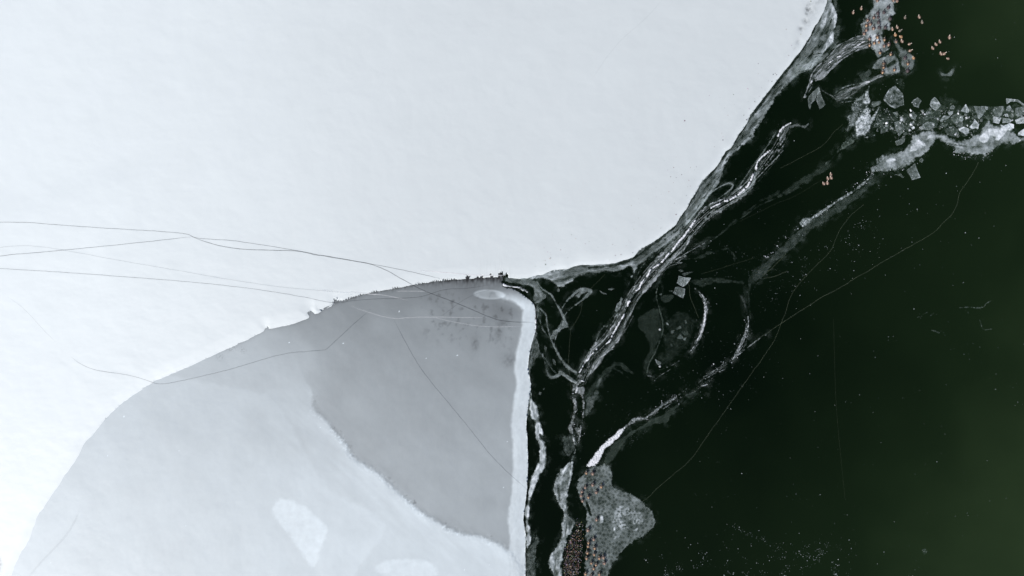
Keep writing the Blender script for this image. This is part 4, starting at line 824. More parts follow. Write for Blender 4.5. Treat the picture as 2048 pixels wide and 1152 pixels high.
# --- loose plates
B = G_BRASH
for s, v, t, lab in (
    ("H 560,170 640,250 690,320 705,480 640,495 560,540 480,500 420,440 370,390 460,230", 96, 2, "largest diamond shaped glassy plate, left in the brash ice"),
    ("H 920,360 985,415 950,470 940,530 900,515 860,500 820,440 850,400", 86, 3, "rounded square plate alone right of the largest diamond plate"),
    ("H 1190,355 1240,410 1290,490 1210,570 1140,520 1115,470 1140,400", 126, 3, "pale kite shaped plate standing above the other brash"),
    ("H 1110,520 1150,600 1130,680 1080,720 1030,720 1030,660 1060,580", 60, 3, "dim dark triangle plate below left of the pale kite"),
    ("H 1190,570 1290,600 1270,730 1200,850 1150,740 1120,690 1160,620", 52, 3, "dimmest grey plate directly below the pale kite"),
    ("H 960,865 980,820 1020,775 1090,745 1150,755 1190,785 1180,850 1070,880", 98, 4, "half round plate touching the top of the whale shaped patch"),
    ("H 1290,735 1300,690 1340,650 1440,665 1380,710", 118, 4, "pale lens shaped shard right of the dimmest plate"),
    ("H 1395,590 1490,575 1480,620 1440,660", 128, 4, "small pale triangle above the lens shaped shard"),
    ("H 1450,500 1490,480 1515,520 1490,550 1435,545", 104, 4, "small grey nugget above the small pale triangle"),
    ("H 1690,465 1750,570 1730,610 1605,580", 136, 4, "light triangle pointing up on the top edge of the brash"),
    ("H 1440,680 1560,600 1640,680 1640,830 1590,840 1500,770", 80, 2, "wide dark pentagon in the middle of the brash"),
    ("H 1820,500 1900,505 2000,500 2010,560 1960,650 1900,710 1870,620", 112, 2, "large grey wedge pointing down at the top edge of the brash"),
    ("H 2000,500 2048,510 2030,560 2005,545", 128, 5, "small bright corner attached to the grey wedge"),
    ("H 1830,700 1900,790 1880,870 1850,850 1790,870 1750,830 1800,780", 150, 6, "bright cracked shard at the right of the dark pentagon"),
    ("H 1570,860 1650,830 1740,860 1740,930 1680,950 1600,900", 150, 5, "bright striped plate right above the whale shaped patch"),
    ("H 1350,890 1480,810 1560,880 1580,950 1520,990 1400,960", 66, 2, "dark broad plate sunk beside the striped plate"),
    ("H 550,760 640,725 710,820 690,920 630,975 570,880", 90, 3, "tall leaf shaped plate below the largest diamond"),
    ("H 770,820 800,750 870,745 860,800 830,850", 82, 4, "dim stub plate right of the leaf shaped plate"),
    ("H 820,840 860,820 875,850 840,875", 160, 6, "tiny bright chip on the dim stub plate"),
    ("H 270,660 390,770 330,820 210,850", 58, 3, "dark triangle at the right foot of the sparkling patch"),
    ("H 340,830 460,790 450,870 400,920 330,940", 64, 3, "mossy grey plate below the dark triangle"),
    ("H 790,620 850,600 910,650 880,720 820,700", 88, 4, "hazy square plate between the two leaning plates"),
    ("H 520,600 560,600 600,650 570,670", 78, 4, "small slanted chip under the largest diamond"),
    ("H 1280,780 1330,770 1330,820 1290,810", 60, 5, "left of two small dim cubes below the lens shard"),
    ("H 1330,820 1360,780 1400,790 1370,840", 62, 5, "right of two small dim cubes below the lens shard"),
    ("I 1080,490 1220,480 1190,620 1150,650 1090,620 1060,560", 92, 3, "upright grey rectangle plate right of the grey wedge"),
    ("I 1270,490 1310,465 1340,520 1320,560 1250,555", 114, 5, "pale knob between the rectangle plate and the hook"),
    ("I 1230,600 1280,595 1300,640 1250,640", 142, 6, "small bright pebble of ice under the pale knob"),
    ("I 1260,360 1350,372 1440,380 1536,450 1536,480 1440,415 1330,408 1270,450", 120, 4, "hook shaped pale plate at the topmost right of the brash"),
    ("I 1400,510 1536,480 1560,600 1440,640 1400,590", 96, 3, "hazy plate under the hook at the right margin"),
    ("I 1400,690 1470,660 1560,640 1560,740 1420,750", 152, 5, "bright white slab at the right margin"),
    ("I 1060,640 1180,660 1150,750 1060,730", 150, 5, "bluish white block below the upright rectangle"),
    ("I 1210,660 1300,670 1340,700 1320,730 1200,740", 128, 5, "lilac grey block right of the bluish block"),
    ("I 1170,760 1220,782 1310,740 1372,762 1370,822 1200,805", 220, 5, "brightest snow capped slab near the right margin"),
    ("I 1450,880 1560,810 1560,935 1440,930", 190, 4, "white slab at the margin below the brightest slab"),
    ("H 1590,660 1630,650 1650,720 1620,750 1580,720", 110, 8, "tilted splinter standing on the dark pentagon"),
    ("H 700,690 720,730 690,760 660,720", 76, 6, "small shard at the shoulder of the leaf plate"),
    ("H 690,930 740,910 760,950 700,970", 74, 6, "small flake right of the foot of the leaf plate"),
    ("N 560,420 640,390 720,365 710,430 660,470 590,490", 92, 3, "angular plate stuck in the dark cleft of the whale shaped patch"),
    ("H 190,430 320,415 300,470 230,520 160,510", 66, 3, "dusky plate left of the large diamond's lower corner"),
): floe(s, v, lab, B, t, *((.7, 55) if 'largest' in lab and 'below' not in lab and 'under' not in lab else ()))
for s, v, t, lab in (
    ("N 740,885 800,840 880,770 905,860 962,1000 830,1040 790,960", 106, 2, "square ice fragment hanging below the whale shaped patch"),
    ("N 540,955 600,950 650,935 700,1000 680,1010 630,975", 66, 3, "ragged flake left of the square fragment"),
    ("N 945,720 980,680 1012,720 990,765 950,750", 74, 4, "knobbly flake right of the whale shaped patch's belly"),
    ("O 1060,180 1220,230 1300,240 1440,250 1370,370 1290,470 1190,530 1100,480 1000,410 1040,300", 124, 2, "upper of the two speckled squares by the crescent"),
    ("O 950,540 1060,520 1150,560 1260,590 1250,760 1200,890 1090,840 980,780 880,730", 98, 2, "lower of the two speckled squares by the crescent"),
    ("O 1150,130 1220,90 1350,70 1520,55 1360,140 1230,190 1190,150", 58, 2, "dull sliver above the upper speckled square"),
    ("O 1040,10 1130,-20 1215,20 1190,60 1100,55", 56, 3, "dim flake above the dull sliver"),
    ("O 740,640 860,645 870,680 790,695", 52, 3, "dull chip left of the lower speckled square"),
    ("O 455,760 530,740 520,800 470,790", 96, 5, "tiny pale chip left of the faint round film"),
    ("V 490,335 545,318 540,370 500,372", 76, 4, "leftmost of the pale fragments under the faint film"),
    ("V 570,300 640,250 660,282 600,320", 70, 4, "slanted fragment in the middle of the film fragments"),
    ("V 585,455 645,375 690,430 680,460", 76, 4, "triangular fragment below the slanted one"),
    ("V 680,450 750,440 710,492", 82, 5, "lowest pale fragment pointing down under the film"),
    ("V 410,195 440,200 460,245 420,230", 84, 5, "small bright chip right of the dim long strand"),
    ("V 720,160 750,170 740,225 715,200", 58, 4, "topmost dim fragment of the film fragments"),
    ("V 480,540 510,545 520,590 500,590", 56, 4, "tiny fragment well below the triangular one"),
    ("V 660,350 760,340 770,390 720,410", 50, 3, "dimmest fragment beside the slanted one"),
    ("V 235,780 340,835 332,872 290,882 262,850", 84, 3, "teardrop fragment between the strand and the lower round lump"),
    ("U 1725,462 1790,445 1838,460 1790,480 1745,480", 82, 4, "spindle shaped floe beside the main ridge"),
    ("U 1590,485 1620,500 1640,515 1700,535 1705,552 1650,545 1610,520", 74, 4, "bent floe left of the spindle shaped one"),
    ("U 1840,810 1870,700 1920,660 1935,590 1965,620 1945,680 1920,760 1870,840", 104, 3, "ragged floe hugging the left of the main ridge"),
    ("U 1820,905 1900,845 1890,890 1830,930", 84, 4, "small stub just under the ragged floe"),
    ("R 880,260 925,235 920,270 890,275", 74, 5, "small square chip left of the main ridge"),
    ("U 905,480 930,455 960,480 940,510 915,505", 78, 5, "small ring shaped scrap hanging off the snow shelf"),
    ("S 220,375 235,345 265,360 250,400 225,395", 66, 5, "small crumb in the black pool beside the white rim"),
    ("S 285,295 310,285 315,315 290,320", 56, 5, "tinier crumb above the crumb in the black pool"),
    ("E 290,380 310,400 300,440 285,410", 62, 5, "narrow crumb between two strands left of the fork"),
    ("E 355,490 375,500 385,545 365,540", 60, 5, "lower narrow crumb left of the fork"),
    ("P 860,762 905,738 905,785 890,800", 90, 5, "small triangular scrap under the main ridge's middle"),
    ("J 370,910 330,950 270,1000 220,1060 205,1110 215,1220 240,1280 260,1180 320,1120 340,1040 385,1000", 92, 3, "left blade of two sail shaped shards below the arch"),
    ("J 380,915 350,1050 340,1130 370,1200 395,1268 440,1240 485,1195 430,1080 400,1000", 94, 3, "right blade of two sail shaped shards below the arch"),
    ("f 1480,905 1484,903 1485,907", 50, 3, None),
):
    if lab: floe(s, v, lab, G_FRAG, t)

# --- hairlines on the black ice
def zflat(x, y): return np.full(np.shape(x), .012 + .0005 * (len(bpy.data.meshes) % 20))
def dark_crack(s, w, dens, label, j=.9):
    o = ribbon("ice_crack", pts(s), w, dens, M_GOLD, zflat, None, jit=j, fade=False)
    return tag(o, label, "ice crack", G_CRK)
dark_crack("F 1195,522 1250,490 1310,420 1450,300 1530,240 1620,150 1720,0; L 0,935 60,855 130,760 200,640 230,555 275,440 290,365 340,285 450,160 520,90 610,0; C 1800,1050 1860,930 1940,830 2040,750", 1.1, .06, "hairline crack climbing from the speckled raft to the broad grey band")
dark_crack("L 0,710 110,630 230,550 330,485 440,415 530,355 640,300 710,260 800,200 880,165 950,110 1060,50 1150,0; f 1868,466 1885,446; B 1420,1150 1480,1060 1500,950 1540,890 1620,780 1660,690", 1.1, .075, "long hairline crack from the frayed ridge to the upper right patch")
dark_crack("f 1667,640 1669,720 1671,800 1676,860 1684,940 1690,1000", 1.1, .018, "faint nearly vertical hairline in the middle of the black ice", .4)
dark_crack("U 1680,230 1600,310 1460,450", 1.1, .03, "short hairline from the snow shelf to the pod's tip", .4)
dark_crack("U 1312,640 1305,790 1260,900 1230,960 1130,1120; R 330,300 322,450 310,560 300,750 290,900; S 715,60 730,250 740,340", 1.1, .045, "thin hairline falling from the pod to the fork", .6)
dark_crack("B 0,740 100,690 230,620 330,570 400,510 440,440 530,370", 1.1, .05, "broken hairline left of the sparkling patch")
dark_crack("C 1690,540 1600,600 1500,660 1400,710 1300,740 1150,820 1000,890", 1.0, .022, "faint hairline running down left from the five ducks")
dark_crack("L 100,190 180,120 270,30", 1.4, .07, "short hairline crossing the lower end of the broad grey band")
dark_crack("L 100,212 200,195 280,155", 1.4, .06, "lower short hairline beside the broad grey band")
dark_crack("Q 1500,760 1590,780 1590,900 1600,1000 1640,1100; V 890,10 940,120", 1.1, .06, "thin hairline between the speckled squares and the crescent")
dark_crack("D 1600,450 1750,410 1870,370 2040,320", 1.1, .03, "hairline right of the upper speckled square")

ice("ice_ridge", [L(s, w, v, 1.0, 2, gr=.3, gap=.45, wob=.5) for s, w, v in (
    ("Q 1215,420 1330,400 1420,365 1500,315 1600,255 1700,200 1830,130", 2.0, 150), ("Q 1220,430 1340,440 1480,440", 1.6, 130), ("Q 1260,500 1320,480 1400,460 1480,442", 1.8, 120), ("Q 1560,185 1640,175 1720,180 1820,195", 1.5, 100), ("Q 1600,285 1700,260 1860,200", 1.4, 85), ("Q 1370,395 1440,360 1530,330", 2.2, 165), ("Q 1640,150 1720,145 1810,130", 1.4, 90), ("Q 1340,420 1420,400 1480,380 1540,340", 1.8, 140), ("Q 1580,250 1640,200 1700,170 1760,160", 1.3, 100), ("Q 1280,390 1350,360 1480,350", 1.2, 80), ("Q 1140,640 1180,580 1260,500", 2.6, 80), ("Q 1400,440 1450,400 1480,370", 1.8, 150))],
    "fan of fine white needles spreading right of the main ridge's middle", "ice ridge", G_RIDGE, M_WET, relief=.06)
ice("frost_mark", [L(s, 2.4, v, 1.4, 2, gr=.4, mot=.4) for s, v in (("L 1565,430 1640,425 1700,435 1745,425", 84), ("L 1735,434 1748,425 1760,400 1800,378", 80), ("L 1700,436 1760,437", 60))], "gull shaped white scratch in the black ice far right", "frost mark", G_MARK, relief=.02)
ice("frost_mark", [L("L 1715,522 1725,560 1740,598 1800,590", 3, 74, 1.4, 1)], "small L shaped scratch below the gull shaped one", "frost mark", G_MARK, relief=.02)
for q, w, v, lab in (("L 1250,502 1280,495", 2.6, 80, "left of three short dashes in a row left of the gull shaped scratch"), ("L 1290,480 1322,466", 3, 92, "brightest middle dash of the row left of the gull shaped scratch"), ("L 1350,490 1375,472", 2.6, 74, "right of three short dashes in a row left of the gull shaped scratch"),
        ("L 1355,598 1390,610 1415,622", 3, 70, "left of two slanting scratches below the three dashes"), ("L 1425,605 1450,615 1440,630 1465,642", 2.6, 62, "zigzag right of two slanting scratches below the three dashes"), ("L 1608,452 1635,472", 2.4, 66, "short tick under the left wing of the gull shaped scratch")):
    ice("frost_mark", [L(q, w, v, 1.4, 1, gr=.4)], lab, "frost mark", G_MARK, relief=.02)
ice("frost_mark", [P("M 1480,820 1500,812 1520,820 1515,845 1495,850", 62, 3, 1, mot=1.0, ms=3, gr=.8)], "fluffy frost rosette near the lower right corner", "frost mark", G_MARK, relief=.03)

def lump(x, y, r, label):
    bm = bmesh.new()
    bmesh.ops.create_icosphere(bm, subdivisions=3, radius=r * PX)
    for v in bm.verts:
        v.co *= 1 + .16 * math.sin(v.co.x * 60 + 1) * math.cos(v.co.y * 47) ; v.co.z *= .7
    me = bpy.data.meshes.new("snow_lump"); bm.to_mesh(me); bm.free()
    for p in me.polygons: p.use_smooth = True
    o = link("snow_lump", me, M_LUMP); o.location = (float(wx(x)), float(wy(y)), .05)
    tag(o, label, "snow lump", G_BALL)
M_LUMP = plain("snow_lump", (.42, .45, .47), .6, .2, 25)
lump(1319.5, 658.8, 2.4, "upper round snow lump beside the dim long strand")
lump(1319.5, 732.6, 2.2, "lower round snow lump below the teardrop fragment")

# ================================================================ small scattered stuff
def flakes(name, items, m, colours=None):
    """Little faceted grains, each (x, y, radius px, density, z): one mesh of uncountable bits."""
    co, fa, de, cl = [], [], [], []
    for (x, y, r, v, z) in items:
        k = R.choice((4, 5, 5, 6)); a0 = R.uniform(0, 6.28); st = R.uniform(.5, 1); ang = R.uniform(0, 3.14)
        b = len(co)
        tx, ty = R.uniform(-.15, .15), R.uniform(-.15, .15)
        for i in range(k):
            a = a0 + 6.283 * i / k; q = r * R.uniform(.7, 1.25)
            px, py = q * math.cos(a), q * math.sin(a) * st
            px, py = px * math.cos(ang) - py * math.sin(ang), px * math.sin(ang) + py * math.cos(ang)
            co.append((float(wx(x + px)), float(wy(y + py)), max(.004, z + (px * tx + py * ty) * PX)))
        co.append((float(wx(x)), float(wy(y)), z + r * PX * R.uniform(.25, .6)))
        for i in range(k): fa.append((b + (i + 1) % k, b + i, b + k))
        de += [v] * (k + 1)
        if colours: c = R.choice(colours); c = [u * R.uniform(.7, 1.3) for u in c]; cl += [(*c, 1)] * (k + 1)
    me = bpy.data.meshes.new(name); me.from_pydata(co, [], fa); me.update()
    at = me.attributes.new("dens", 'FLOAT', 'POINT'); at.data.foreach_set("value", np.array(de, np.float32))
    if colours:
        ac = me.attributes.new("tint", 'FLOAT_COLOR', 'POINT'); ac.data.foreach_set("color", np.array(cl, np.float32).ravel())
    return link(name, me, m)

def dens(v): return float(np.clip((lin(v) - lin(20)) / WHITE_REF, 0, 1))
specks = []
def sow(n, fx, fy, r0, r1, v0, v1, clump=0, cs=30, seed=3, zz=.012):
    k = 0; tries = 0
    while k < n and tries < n * 40:
        tries += 1
        x, y = fx(), fy()
        if callable(y): y = y(x)
        if clump and float(fbm(np.array([x / cs]), np.array([y / cs]), 3, seed)[0]) < clump * R.random(): continue
        if float(snow_d(np.array([x]), np.array([y]))[0]) > -6 or (x < 1085 and y > 540): continue
        specks.append((x, y, r0 + (r1 - r0) * R.random() ** 2.5, dens(v0 + (v1 - v0) * R.random() ** 1.8), zz)); k += 1
U_ = R.uniform; Gs = R.gauss
sow(520, lambda: U_(1380, 2070), lambda: U_(-10, 1170), .45, 1.15, 48, 190, .35, 60)
sow(110, lambda: U_(1100, 1560), lambda: U_(380, 1150), .4, 1.0, 45, 150, .3, 40)
sow(520, lambda: U_(1285, 1700), lambda: 1160 - abs(Gs(0, 32)), .4, 1.2, 45, 200, .55, 24, 9)
sow(150, lambda: Gs(1640, 35), lambda: 1100 + Gs(0, 14), .45, 1.1, 55, 170, .3, 16, 12)
for t in np.linspace(0, 1, 60): specks.append((1462 + 100 * t + Gs(0, 3), 1052 + 45 * t + Gs(0, 2.5), U_(.4, 1), dens(U_(50, 140)), .012))
sow(420, lambda: U_(1190, 1430), lambda: (lambda x: 940 - (x - 1190) * .75 - abs(Gs(0, 45)) + 8), .4, .95, 42, 120, .25, 22, 15)
sow(150, lambda: U_(1560, 1760), lambda: (lambda x: 530 - (x - 1560) * .55 + abs(Gs(0, 40))), .45, 1.2, 60, 200, .3, 20, 17)
sow(160, lambda: Gs(1540, 28), lambda: Gs(560, 40), .4, 1.0, 45, 140, .3, 18, 19)
sow(160, lambda: U_(1330, 1410), lambda: U_(610, 750), .4, 1.1, 40, 90, .2, 15, 21)
sow(140, lambda: U_(1420, 1520), lambda: U_(660, 800), .4, .9, 42, 110, .2, 15, 23)
sow(150, lambda: U_(1400, 1540), lambda: U_(480, 560), .4, 1.0, 40, 110, .2, 15, 24)
sow(60, lambda: U_(1670, 1960), lambda: U_(300, 560), .5, 1.2, 60, 200, 0)
tag(flakes("frost_specks", specks, M_ICE), "tiny white frost specks strewn over the dark lake", "frost", kind="stuff")

crumbs = []
BR = pts("H 130,480 330,520 700,560 1000,560 1300,500 1700,560 2048,540 2620,520 2620,760 2300,720 1960,700 1900,860 1750,1000 1580,1000 1340,900 1000,890 760,1000 600,1040 420,900 250,900")
while len(crumbs) < 720:
    x, y = U_(1735, 2050), U_(205, 285)
    if float(sd_poly(np.array([x]), np.array([y]), BR)[0]) < 0 or float(gnoise(np.array([x / 9]), np.array([y / 9]), 5)[0]) < -.25: continue
    crumbs.append((x, y, .5 + 3.6 * R.random() ** 3, dens(U_(35, 125) if R.random() < .85 else U_(120, 210)), U_(.008, .02)))
for s, n, sp in ((MAIN, 70, 6), ("S 800,300 780,500 810,700 850,900 840,1100", 50, 7), ("N 150,900 420,880 640,830 880,720", 90, 7), ("f 1745,352 1660,412 1600,450 1530,515", 90, 4), ("D 1640,680 1640,760 1600,940 1520,1090", 25, 4), ("V 1710,200 1600,600 1480,785 1200,980", 40, 7), ("E 1130,1000 1250,910 1400,800", 50, 5), ("B 1460,600 1600,645 1760,625", 70, 4)):
    q = chaikin(pts(s), 2, False)
    for _ in range(n):
        i = R.randrange(len(q)); crumbs.append((q[i][0] + Gs(0, sp), q[i][1] + Gs(0, sp), .4 + 1.1 * R.random() ** 2, dens(U_(55, 215)), U_(.02, .10)))
tag(flakes("ice_crumbs", crumbs, M_WET), "small loose ice crumbs between the plates and along the ridges", "ice crumbs", kind="stuff")

def tint_mat(name, rough):
    m, nt, b = mat(name)
    a = attr(nt, "tint"); nt.links.new(a.outputs["Color"], b.inputs["Base Color"]); b.inputs["Roughness"].default_value = rough
    return m
M_LEAF = tint_mat("dead_leaf", .7)
LP = pts("F 640,668 690,700 705,760 700,900 694,1000 670,1120 640,1180 525,1180 530,1000 548,920 572,845 610,800 640,730")
leaves = []
while len(leaves) < 1150:
    x, y = U_(1122, 1172), U_(1030, 1160)
    dd = float(sd_poly(np.array([x]), np.array([y]), LP)[0])
    if dd < U_(-1, 5) or (x > 1158 and R.random() < .6): continue
    leaves.append((x, y, U_(.45, 1.15), 1, U_(.005, .02)))
o = flakes("leaf_litter", leaves, M_LEAF, [(.12, .065, .05), (.20, .10, .06), (.30, .21, .19), (.20, .19, .20), (.04, .03, .025), (.03, .02, .02), (.03, .02, .018), (.015, .015, .015), (.015, .02, .015), (.50, .46, .44), (.10, .10, .16), (.20, .16, .06), (.02, .02, .02)])
tag(o, "red brown dead leaves floating in the narrow channel left of the raft", "leaves", kind="stuff")
dirt = []
while len(dirt) < 130:
    x, y = U_(1070, 1560), U_(120, 560)
    dd = float(snow_d(np.array([x]), np.array([y]))[0])
    if dd < 4 or dd > 6 + abs(Gs(0, 55)): continue
    dirt.append((x, y, .35 + .9 * R.random() ** 3, 1, .185))
for x, y in ((1095, 504), (1101, 516), (1090, 521), (1091, 529), (1121, 500), (1555, 175), (1545, 150), (1600, 70), (1582, 92), (1571, 60), (1576, 112), (1620, 4)): dirt.append((x, y, U_(.7, 1.3), 1, .185))
tag(flakes("dirt_specks", dirt, M_LEAF, [(.25, .20, .17), (.35, .28, .24), (.18, .16, .16), (.42, .38, .36)]), "scattered dark dirt specks on the snow along its edge", "dirt", kind="stuff")

# ================================================================ ducks
def ring_mesh(name, path, seg=12, mats=(), zone=None):
    """Loft elliptical rings (y, z, half width, half height) into one continuous body."""
    P_ = np.array([(p[0], p[1]) for p in path], float)
    T = np.gradient(P_, axis=0); T /= np.hypot(*T.T)[:, None] + 1e-9
    co, fa, mi = [], [], []
    for (y, z, w, h), (ty, tz) in zip(path, T):
        for i in range(seg):
            a = 2 * math.pi * i / seg
            c, s = math.cos(a), math.sin(a)
            co.append((w * c, y - tz * h * s, z + ty * h * s))
    n = len(path)
    for r in range(n - 1):
        for i in range(seg):
            a, b = r * seg + i, r * seg + (i + 1) % seg
            fa.append((a, a + seg, b + seg, b)); mi.append(zone(r) if zone else 0)
    fa.append(tuple(range(seg))); mi.append(zone(0) if zone else 0)
    fa.append(tuple(reversed(range((n - 1) * seg, n * seg)))); mi.append(zone(n - 2) if zone else 0)
    me = bpy.data.meshes.new(name); me.from_pydata(co, [], fa)
    bm = bmesh.new(); bm.from_mesh(me); bmesh.ops.recalc_face_normals(bm, faces=bm.faces); bm.to_mesh(me); bm.free()
    for m in mats: me.materials.append(m)
    for p, k in zip(me.polygons, mi): p.material_index = k; p.use_smooth = True
    return me

BODY = [(-.275, .125, .012, .010), (-.25, .122, .045, .022), (-.205, .115, .080, .052), (-.14, .108, .112, .080), (-.05, .105, .130, .094), (.04, .108, .126, .094), (.105, .118, .100, .088),
        (.148, .142, .070, .066), (.170, .180, .050, .050), (.180, .220, .046, .045), (.192, .250, .050, .047), (.222, .268, .050, .045), (.252, .262, .038, .034), (.272, .254, .016, .016)]
WING = [(-.245, .150, .010, .006), (-.20, .155, .030, .014), (-.12, .163, .048, .020), (-.03, .170, .055, .023), (.05, .165, .046, .020), (.10, .152, .018, .010)]
BILL = [(.262, .256, .020, .014), (.292, .248, .019, .010), (.322, .243, .022, .007), (.334, .241, .012, .004)]

def duck_kind(rump, back, breast, collar, head, wing, bill, leg, standing):
    z = [plain("duck_" + n, c, .65, .22, 40) for n, c in (("rump", rump), ("back", back), ("breast", breast), ("collar", collar), ("head", head))]
    zone = lambda r: 0 if r < 4 else 1 if r < 5 else 2 if r < 7 else 3 if r < 8 else 4
    body = ring_mesh("body", BODY, 14, z, zone)
    wm = plain("duck_wing", wing, .6, .25, 50); w = ring_mesh("wing", WING, 10, [wm])
    bl = ring_mesh("bill", BILL, 8, [plain("duck_bill", bill, .5, .1, 50)])
    lg = None
    if standing:
        lg = ring_mesh("leg", [(-.005, .06, .012, .012), (0, .02, .009, .009), (.002, -.075, .009, .009)], 8, [plain("duck_leg", leg, .6, .1, 50)])
        b = bmesh.new(); b.from_mesh(lg)                           # webbed foot on the same leg
        vs = [b.verts.new(c) for c in ((0, -.03, -.079), (-.038, .055, -.081), (0, .066, -.081), (.038, .055, -.081), (0, .01, -.068))]
        for t in ((0, 1, 4), (1, 2, 4), (2, 3, 4), (3, 0, 4), (0, 3, 2), (0, 2, 1)): b.faces.new([vs[i] for i in t])
        b.to_mesh(lg); b.free()
    return body, w, bl, lg

KINDS = {
    'swim':   (duck_kind((.50, .38, .30), (.38, .28, .22), (.36, .26, .21), (.50, .41, .34), (.66, .58, .50), (.18, .11, .085), (.10, .08, .07), None, False), "tan"),
    'amber':  (duck_kind((.56, .37, .21), (.46, .29, .16), (.42, .28, .18), (.70, .5, .35), (.74, .62, .48), (.38, .19, .09), (.10, .08, .07), None, False), "amber"),
    'dim':    (duck_kind((.30, .25, .20), (.24, .21, .17), (.22, .2, .17), (.34, .30, .26), (.36, .33, .29), (.12, .10, .08), (.08, .07, .06), None, False), "dull grey"),
    'stand':  (duck_kind((.52, .33, .20), (.10, .075, .06), (.04, .035, .035), (.66, .60, .55), (.018, .030, .035), (.085, .06, .05), (.30, .22, .05), (.55, .22, .05), True), "orange rumped"),
    'pink':   (duck_kind((.42, .29, .22), (.12, .085, .08), (.045, .04, .04), (.60, .54, .52), (.02, .030, .035), (.10, .065, .06), (.30, .22, .05), (.55, .22, .05), True), "pinkish brown"),
    'dark':   (duck_kind((.12, .095, .10), (.06, .05, .055), (.05, .045, .05), (.09, .08, .085), (.03, .03, .035), (.055, .045, .05), (.12, .10, .06), (.35, .15, .05), True), "dark brown"),
}
G_DUCK = "ducks on the ice and water"
def duck(x, y, head, kind, label, z=None):
    (body, w, bl, lg), _ = KINDS[kind]
    o = bpy.data.objects.new("duck", None); COL.objects.link(o)
    o.empty_display_size = .1
    standing = lg is not None
    o.location = (float(wx(x)), float(wy(y)), (.155 if standing else -.03))
    o.rotation_euler = (0, 0, math.radians(-head))
    s = R.uniform(.86, 1.06) * (.90 if standing else .76)
    o.scale = (s, s, s)
    tag(o, label, "duck", G_DUCK)
    def part(n, me, loc=(0, 0, 0), rot=(0, 0, 0)):
        c = bpy.data.objects.new(n, me); COL.objects.link(c); c.parent = o; c.location = loc; c.rotation_euler = rot
    part("body", body); part("bill", bl)
    part("wing", w, (-.078, 0, 0), (0, -.45, .06)); part("wing", w, (.078, 0, 0), (0, .45, -.06))
    if standing: part("leg", lg, (-.05, -.01, 0)); part("leg", lg, (.05, -.01, 0))

ORD = ["topmost", "second from the top", "third from the top", "fourth from the top", "fifth from the top", "sixth from the top", "seventh from the top", "eighth from the top", "ninth from the top", "tenth from the top", "eleventh from the top", "twelfth from the top"]
def flock(where, ducks):
    ducks = sorted(ducks, key=lambda d: d[1])
    for i, (x, y, h, k) in enumerate(ducks):
        n = ORD[i] if i < len(ducks) - 1 else "lowest"
        if len(ducks) == 1: n = "lone"
        duck(x, y, h, k, ("lone %s duck %s" % (KINDS[k][1], where)) if n == "lone" else ("%s duck, %s %s" % (KINDS[k][1], n, where)))
def J_(): return R.uniform(-14, 14)
flock("of five swimming tightly together", [(1661, 348.6, -20, 'swim'), (1661.4, 355.2, -35, 'swim'), (1655, 356.7, -30, 'swim'), (1654, 365.5, -10, 'swim'), (1646.7, 367, -45, 'swim')])
flock("of the pair swimming left of the duck crowd", [(1722, 17, 0, 'swim'), (1706, 25, 2, 'swim')])
flock("of three swimming right of the crowd", [(1809.5, 35, 5, 'dim'), (1837.5, 34, -30, 'swim'), (1843.4, 44.6, -20, 'dim')])
flock("swimming along the crowd's right side", [(1793.5, 54.5, -30, 'swim'), (1784, 58.5, -20, 'swim'), (1799.5, 61.6, 60, 'dim'), (1789.7, 69.7, -25, 'amber'), (1800.7, 74, -70, 'amber'), (1803, 82.4, -35, 'swim'), (1818.6, 88.4, 70, 'swim'), (1820, 101.5, 65, 'swim'), (1826, 116, -35, 'amber')])
flock("of seven swimming at far upper right", [(1898, 74.7, -10, 'swim'), (1878.8, 83.6, -35, 'swim'), (1871, 89, -50, 'swim'), (1864.4, 96.5, -45, 'swim'), (1881, 107.5, -40, 'swim'), (1888.3, 107.5, 50, 'swim'), (1894.8, 117.5, -80, 'swim')])
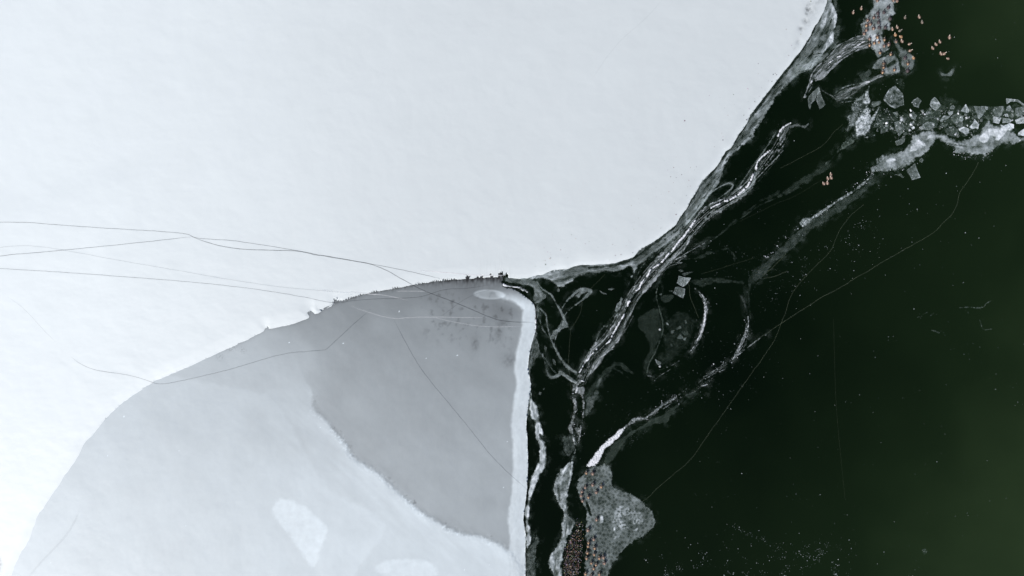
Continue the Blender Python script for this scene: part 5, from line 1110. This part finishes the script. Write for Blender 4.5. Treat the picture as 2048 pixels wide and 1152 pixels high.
S_ = lambda l, k: [(x, y, J_(), k if R.random() < .75 else {'stand': 'pink', 'pink': 'stand', 'dark': 'dark'}[k]) for x, y in l]
flock("at the very top margin of the white patch", S_([(1751.5, 2.3), (1783.7, 1.8), (1791, 2.6)], 'pink'))
flock("in the right file on the white patch", S_([(1773.8, 16.4), (1765, 26), (1776.7, 38.7), (1768, 56)], 'dark'))
flock("in the middle file on the white patch", S_([(1752.7, 28), (1753.5, 36), (1754.5, 46), (1755.5, 56.5)], 'dark'))
flock("in the white patch's left file", S_([(1745, 36), (1732.8, 41.6), (1730.4, 51.5), (1737.5, 49), (1744, 57.5), (1730.4, 61), (1725.7, 68)], 'pink'))
flock("in the cluster at the white patch's foot", S_([(1751.5, 75), (1736.3, 78.5), (1766, 80), (1755, 85), (1746, 86.7), (1736.3, 91)], 'stand'))
flock("between the white patch and the oblong lobe", S_([(1789, 83.8), (1774.4, 89.6), (1765.6, 92.6)], 'pink'))
flock("on the bluish facets below the patch", S_([(1756.8, 106), (1779, 109), (1764.4, 128), (1764, 135.5), (1762.5, 145), (1786, 140)], 'stand'))
flock("on the grey oblong lobe", S_([(1807, 117)], 'dark') + S_([(1812.5, 128)], 'stand') + S_([(1812, 142.5)], 'dark'))
flock("in the upper flock on the speckled raft", S_([(1172, 943.4), (1184.3, 944.6), (1170.2, 972.5), (1185, 967.3), (1201.8, 970.6), (1191.7, 982), (1163.6, 981), (1161.9, 989), (1175.5, 991.6), (1164.3, 999.3)], 'stand'))
flock("in the raft's middle file", S_([(1192.5, 1036.5), (1175.5, 1057.3), (1186.7, 1075.7), (1176.7, 1082.4), (1176, 1089.5), (1188.2, 1093)], 'stand'))
flock("in the lower flock on the speckled raft", S_([(1173.8, 1102), (1187.4, 1105.8), (1172.4, 1113.4), (1197.7, 1113), (1205.8, 1111.5), (1182, 1123), (1207.7, 1123), (1191.7, 1126.5), (1186.2, 1133.7), (1170.7, 1144.4), (1198.2, 1145.6), (1181.5, 1149.2)], 'stand'))
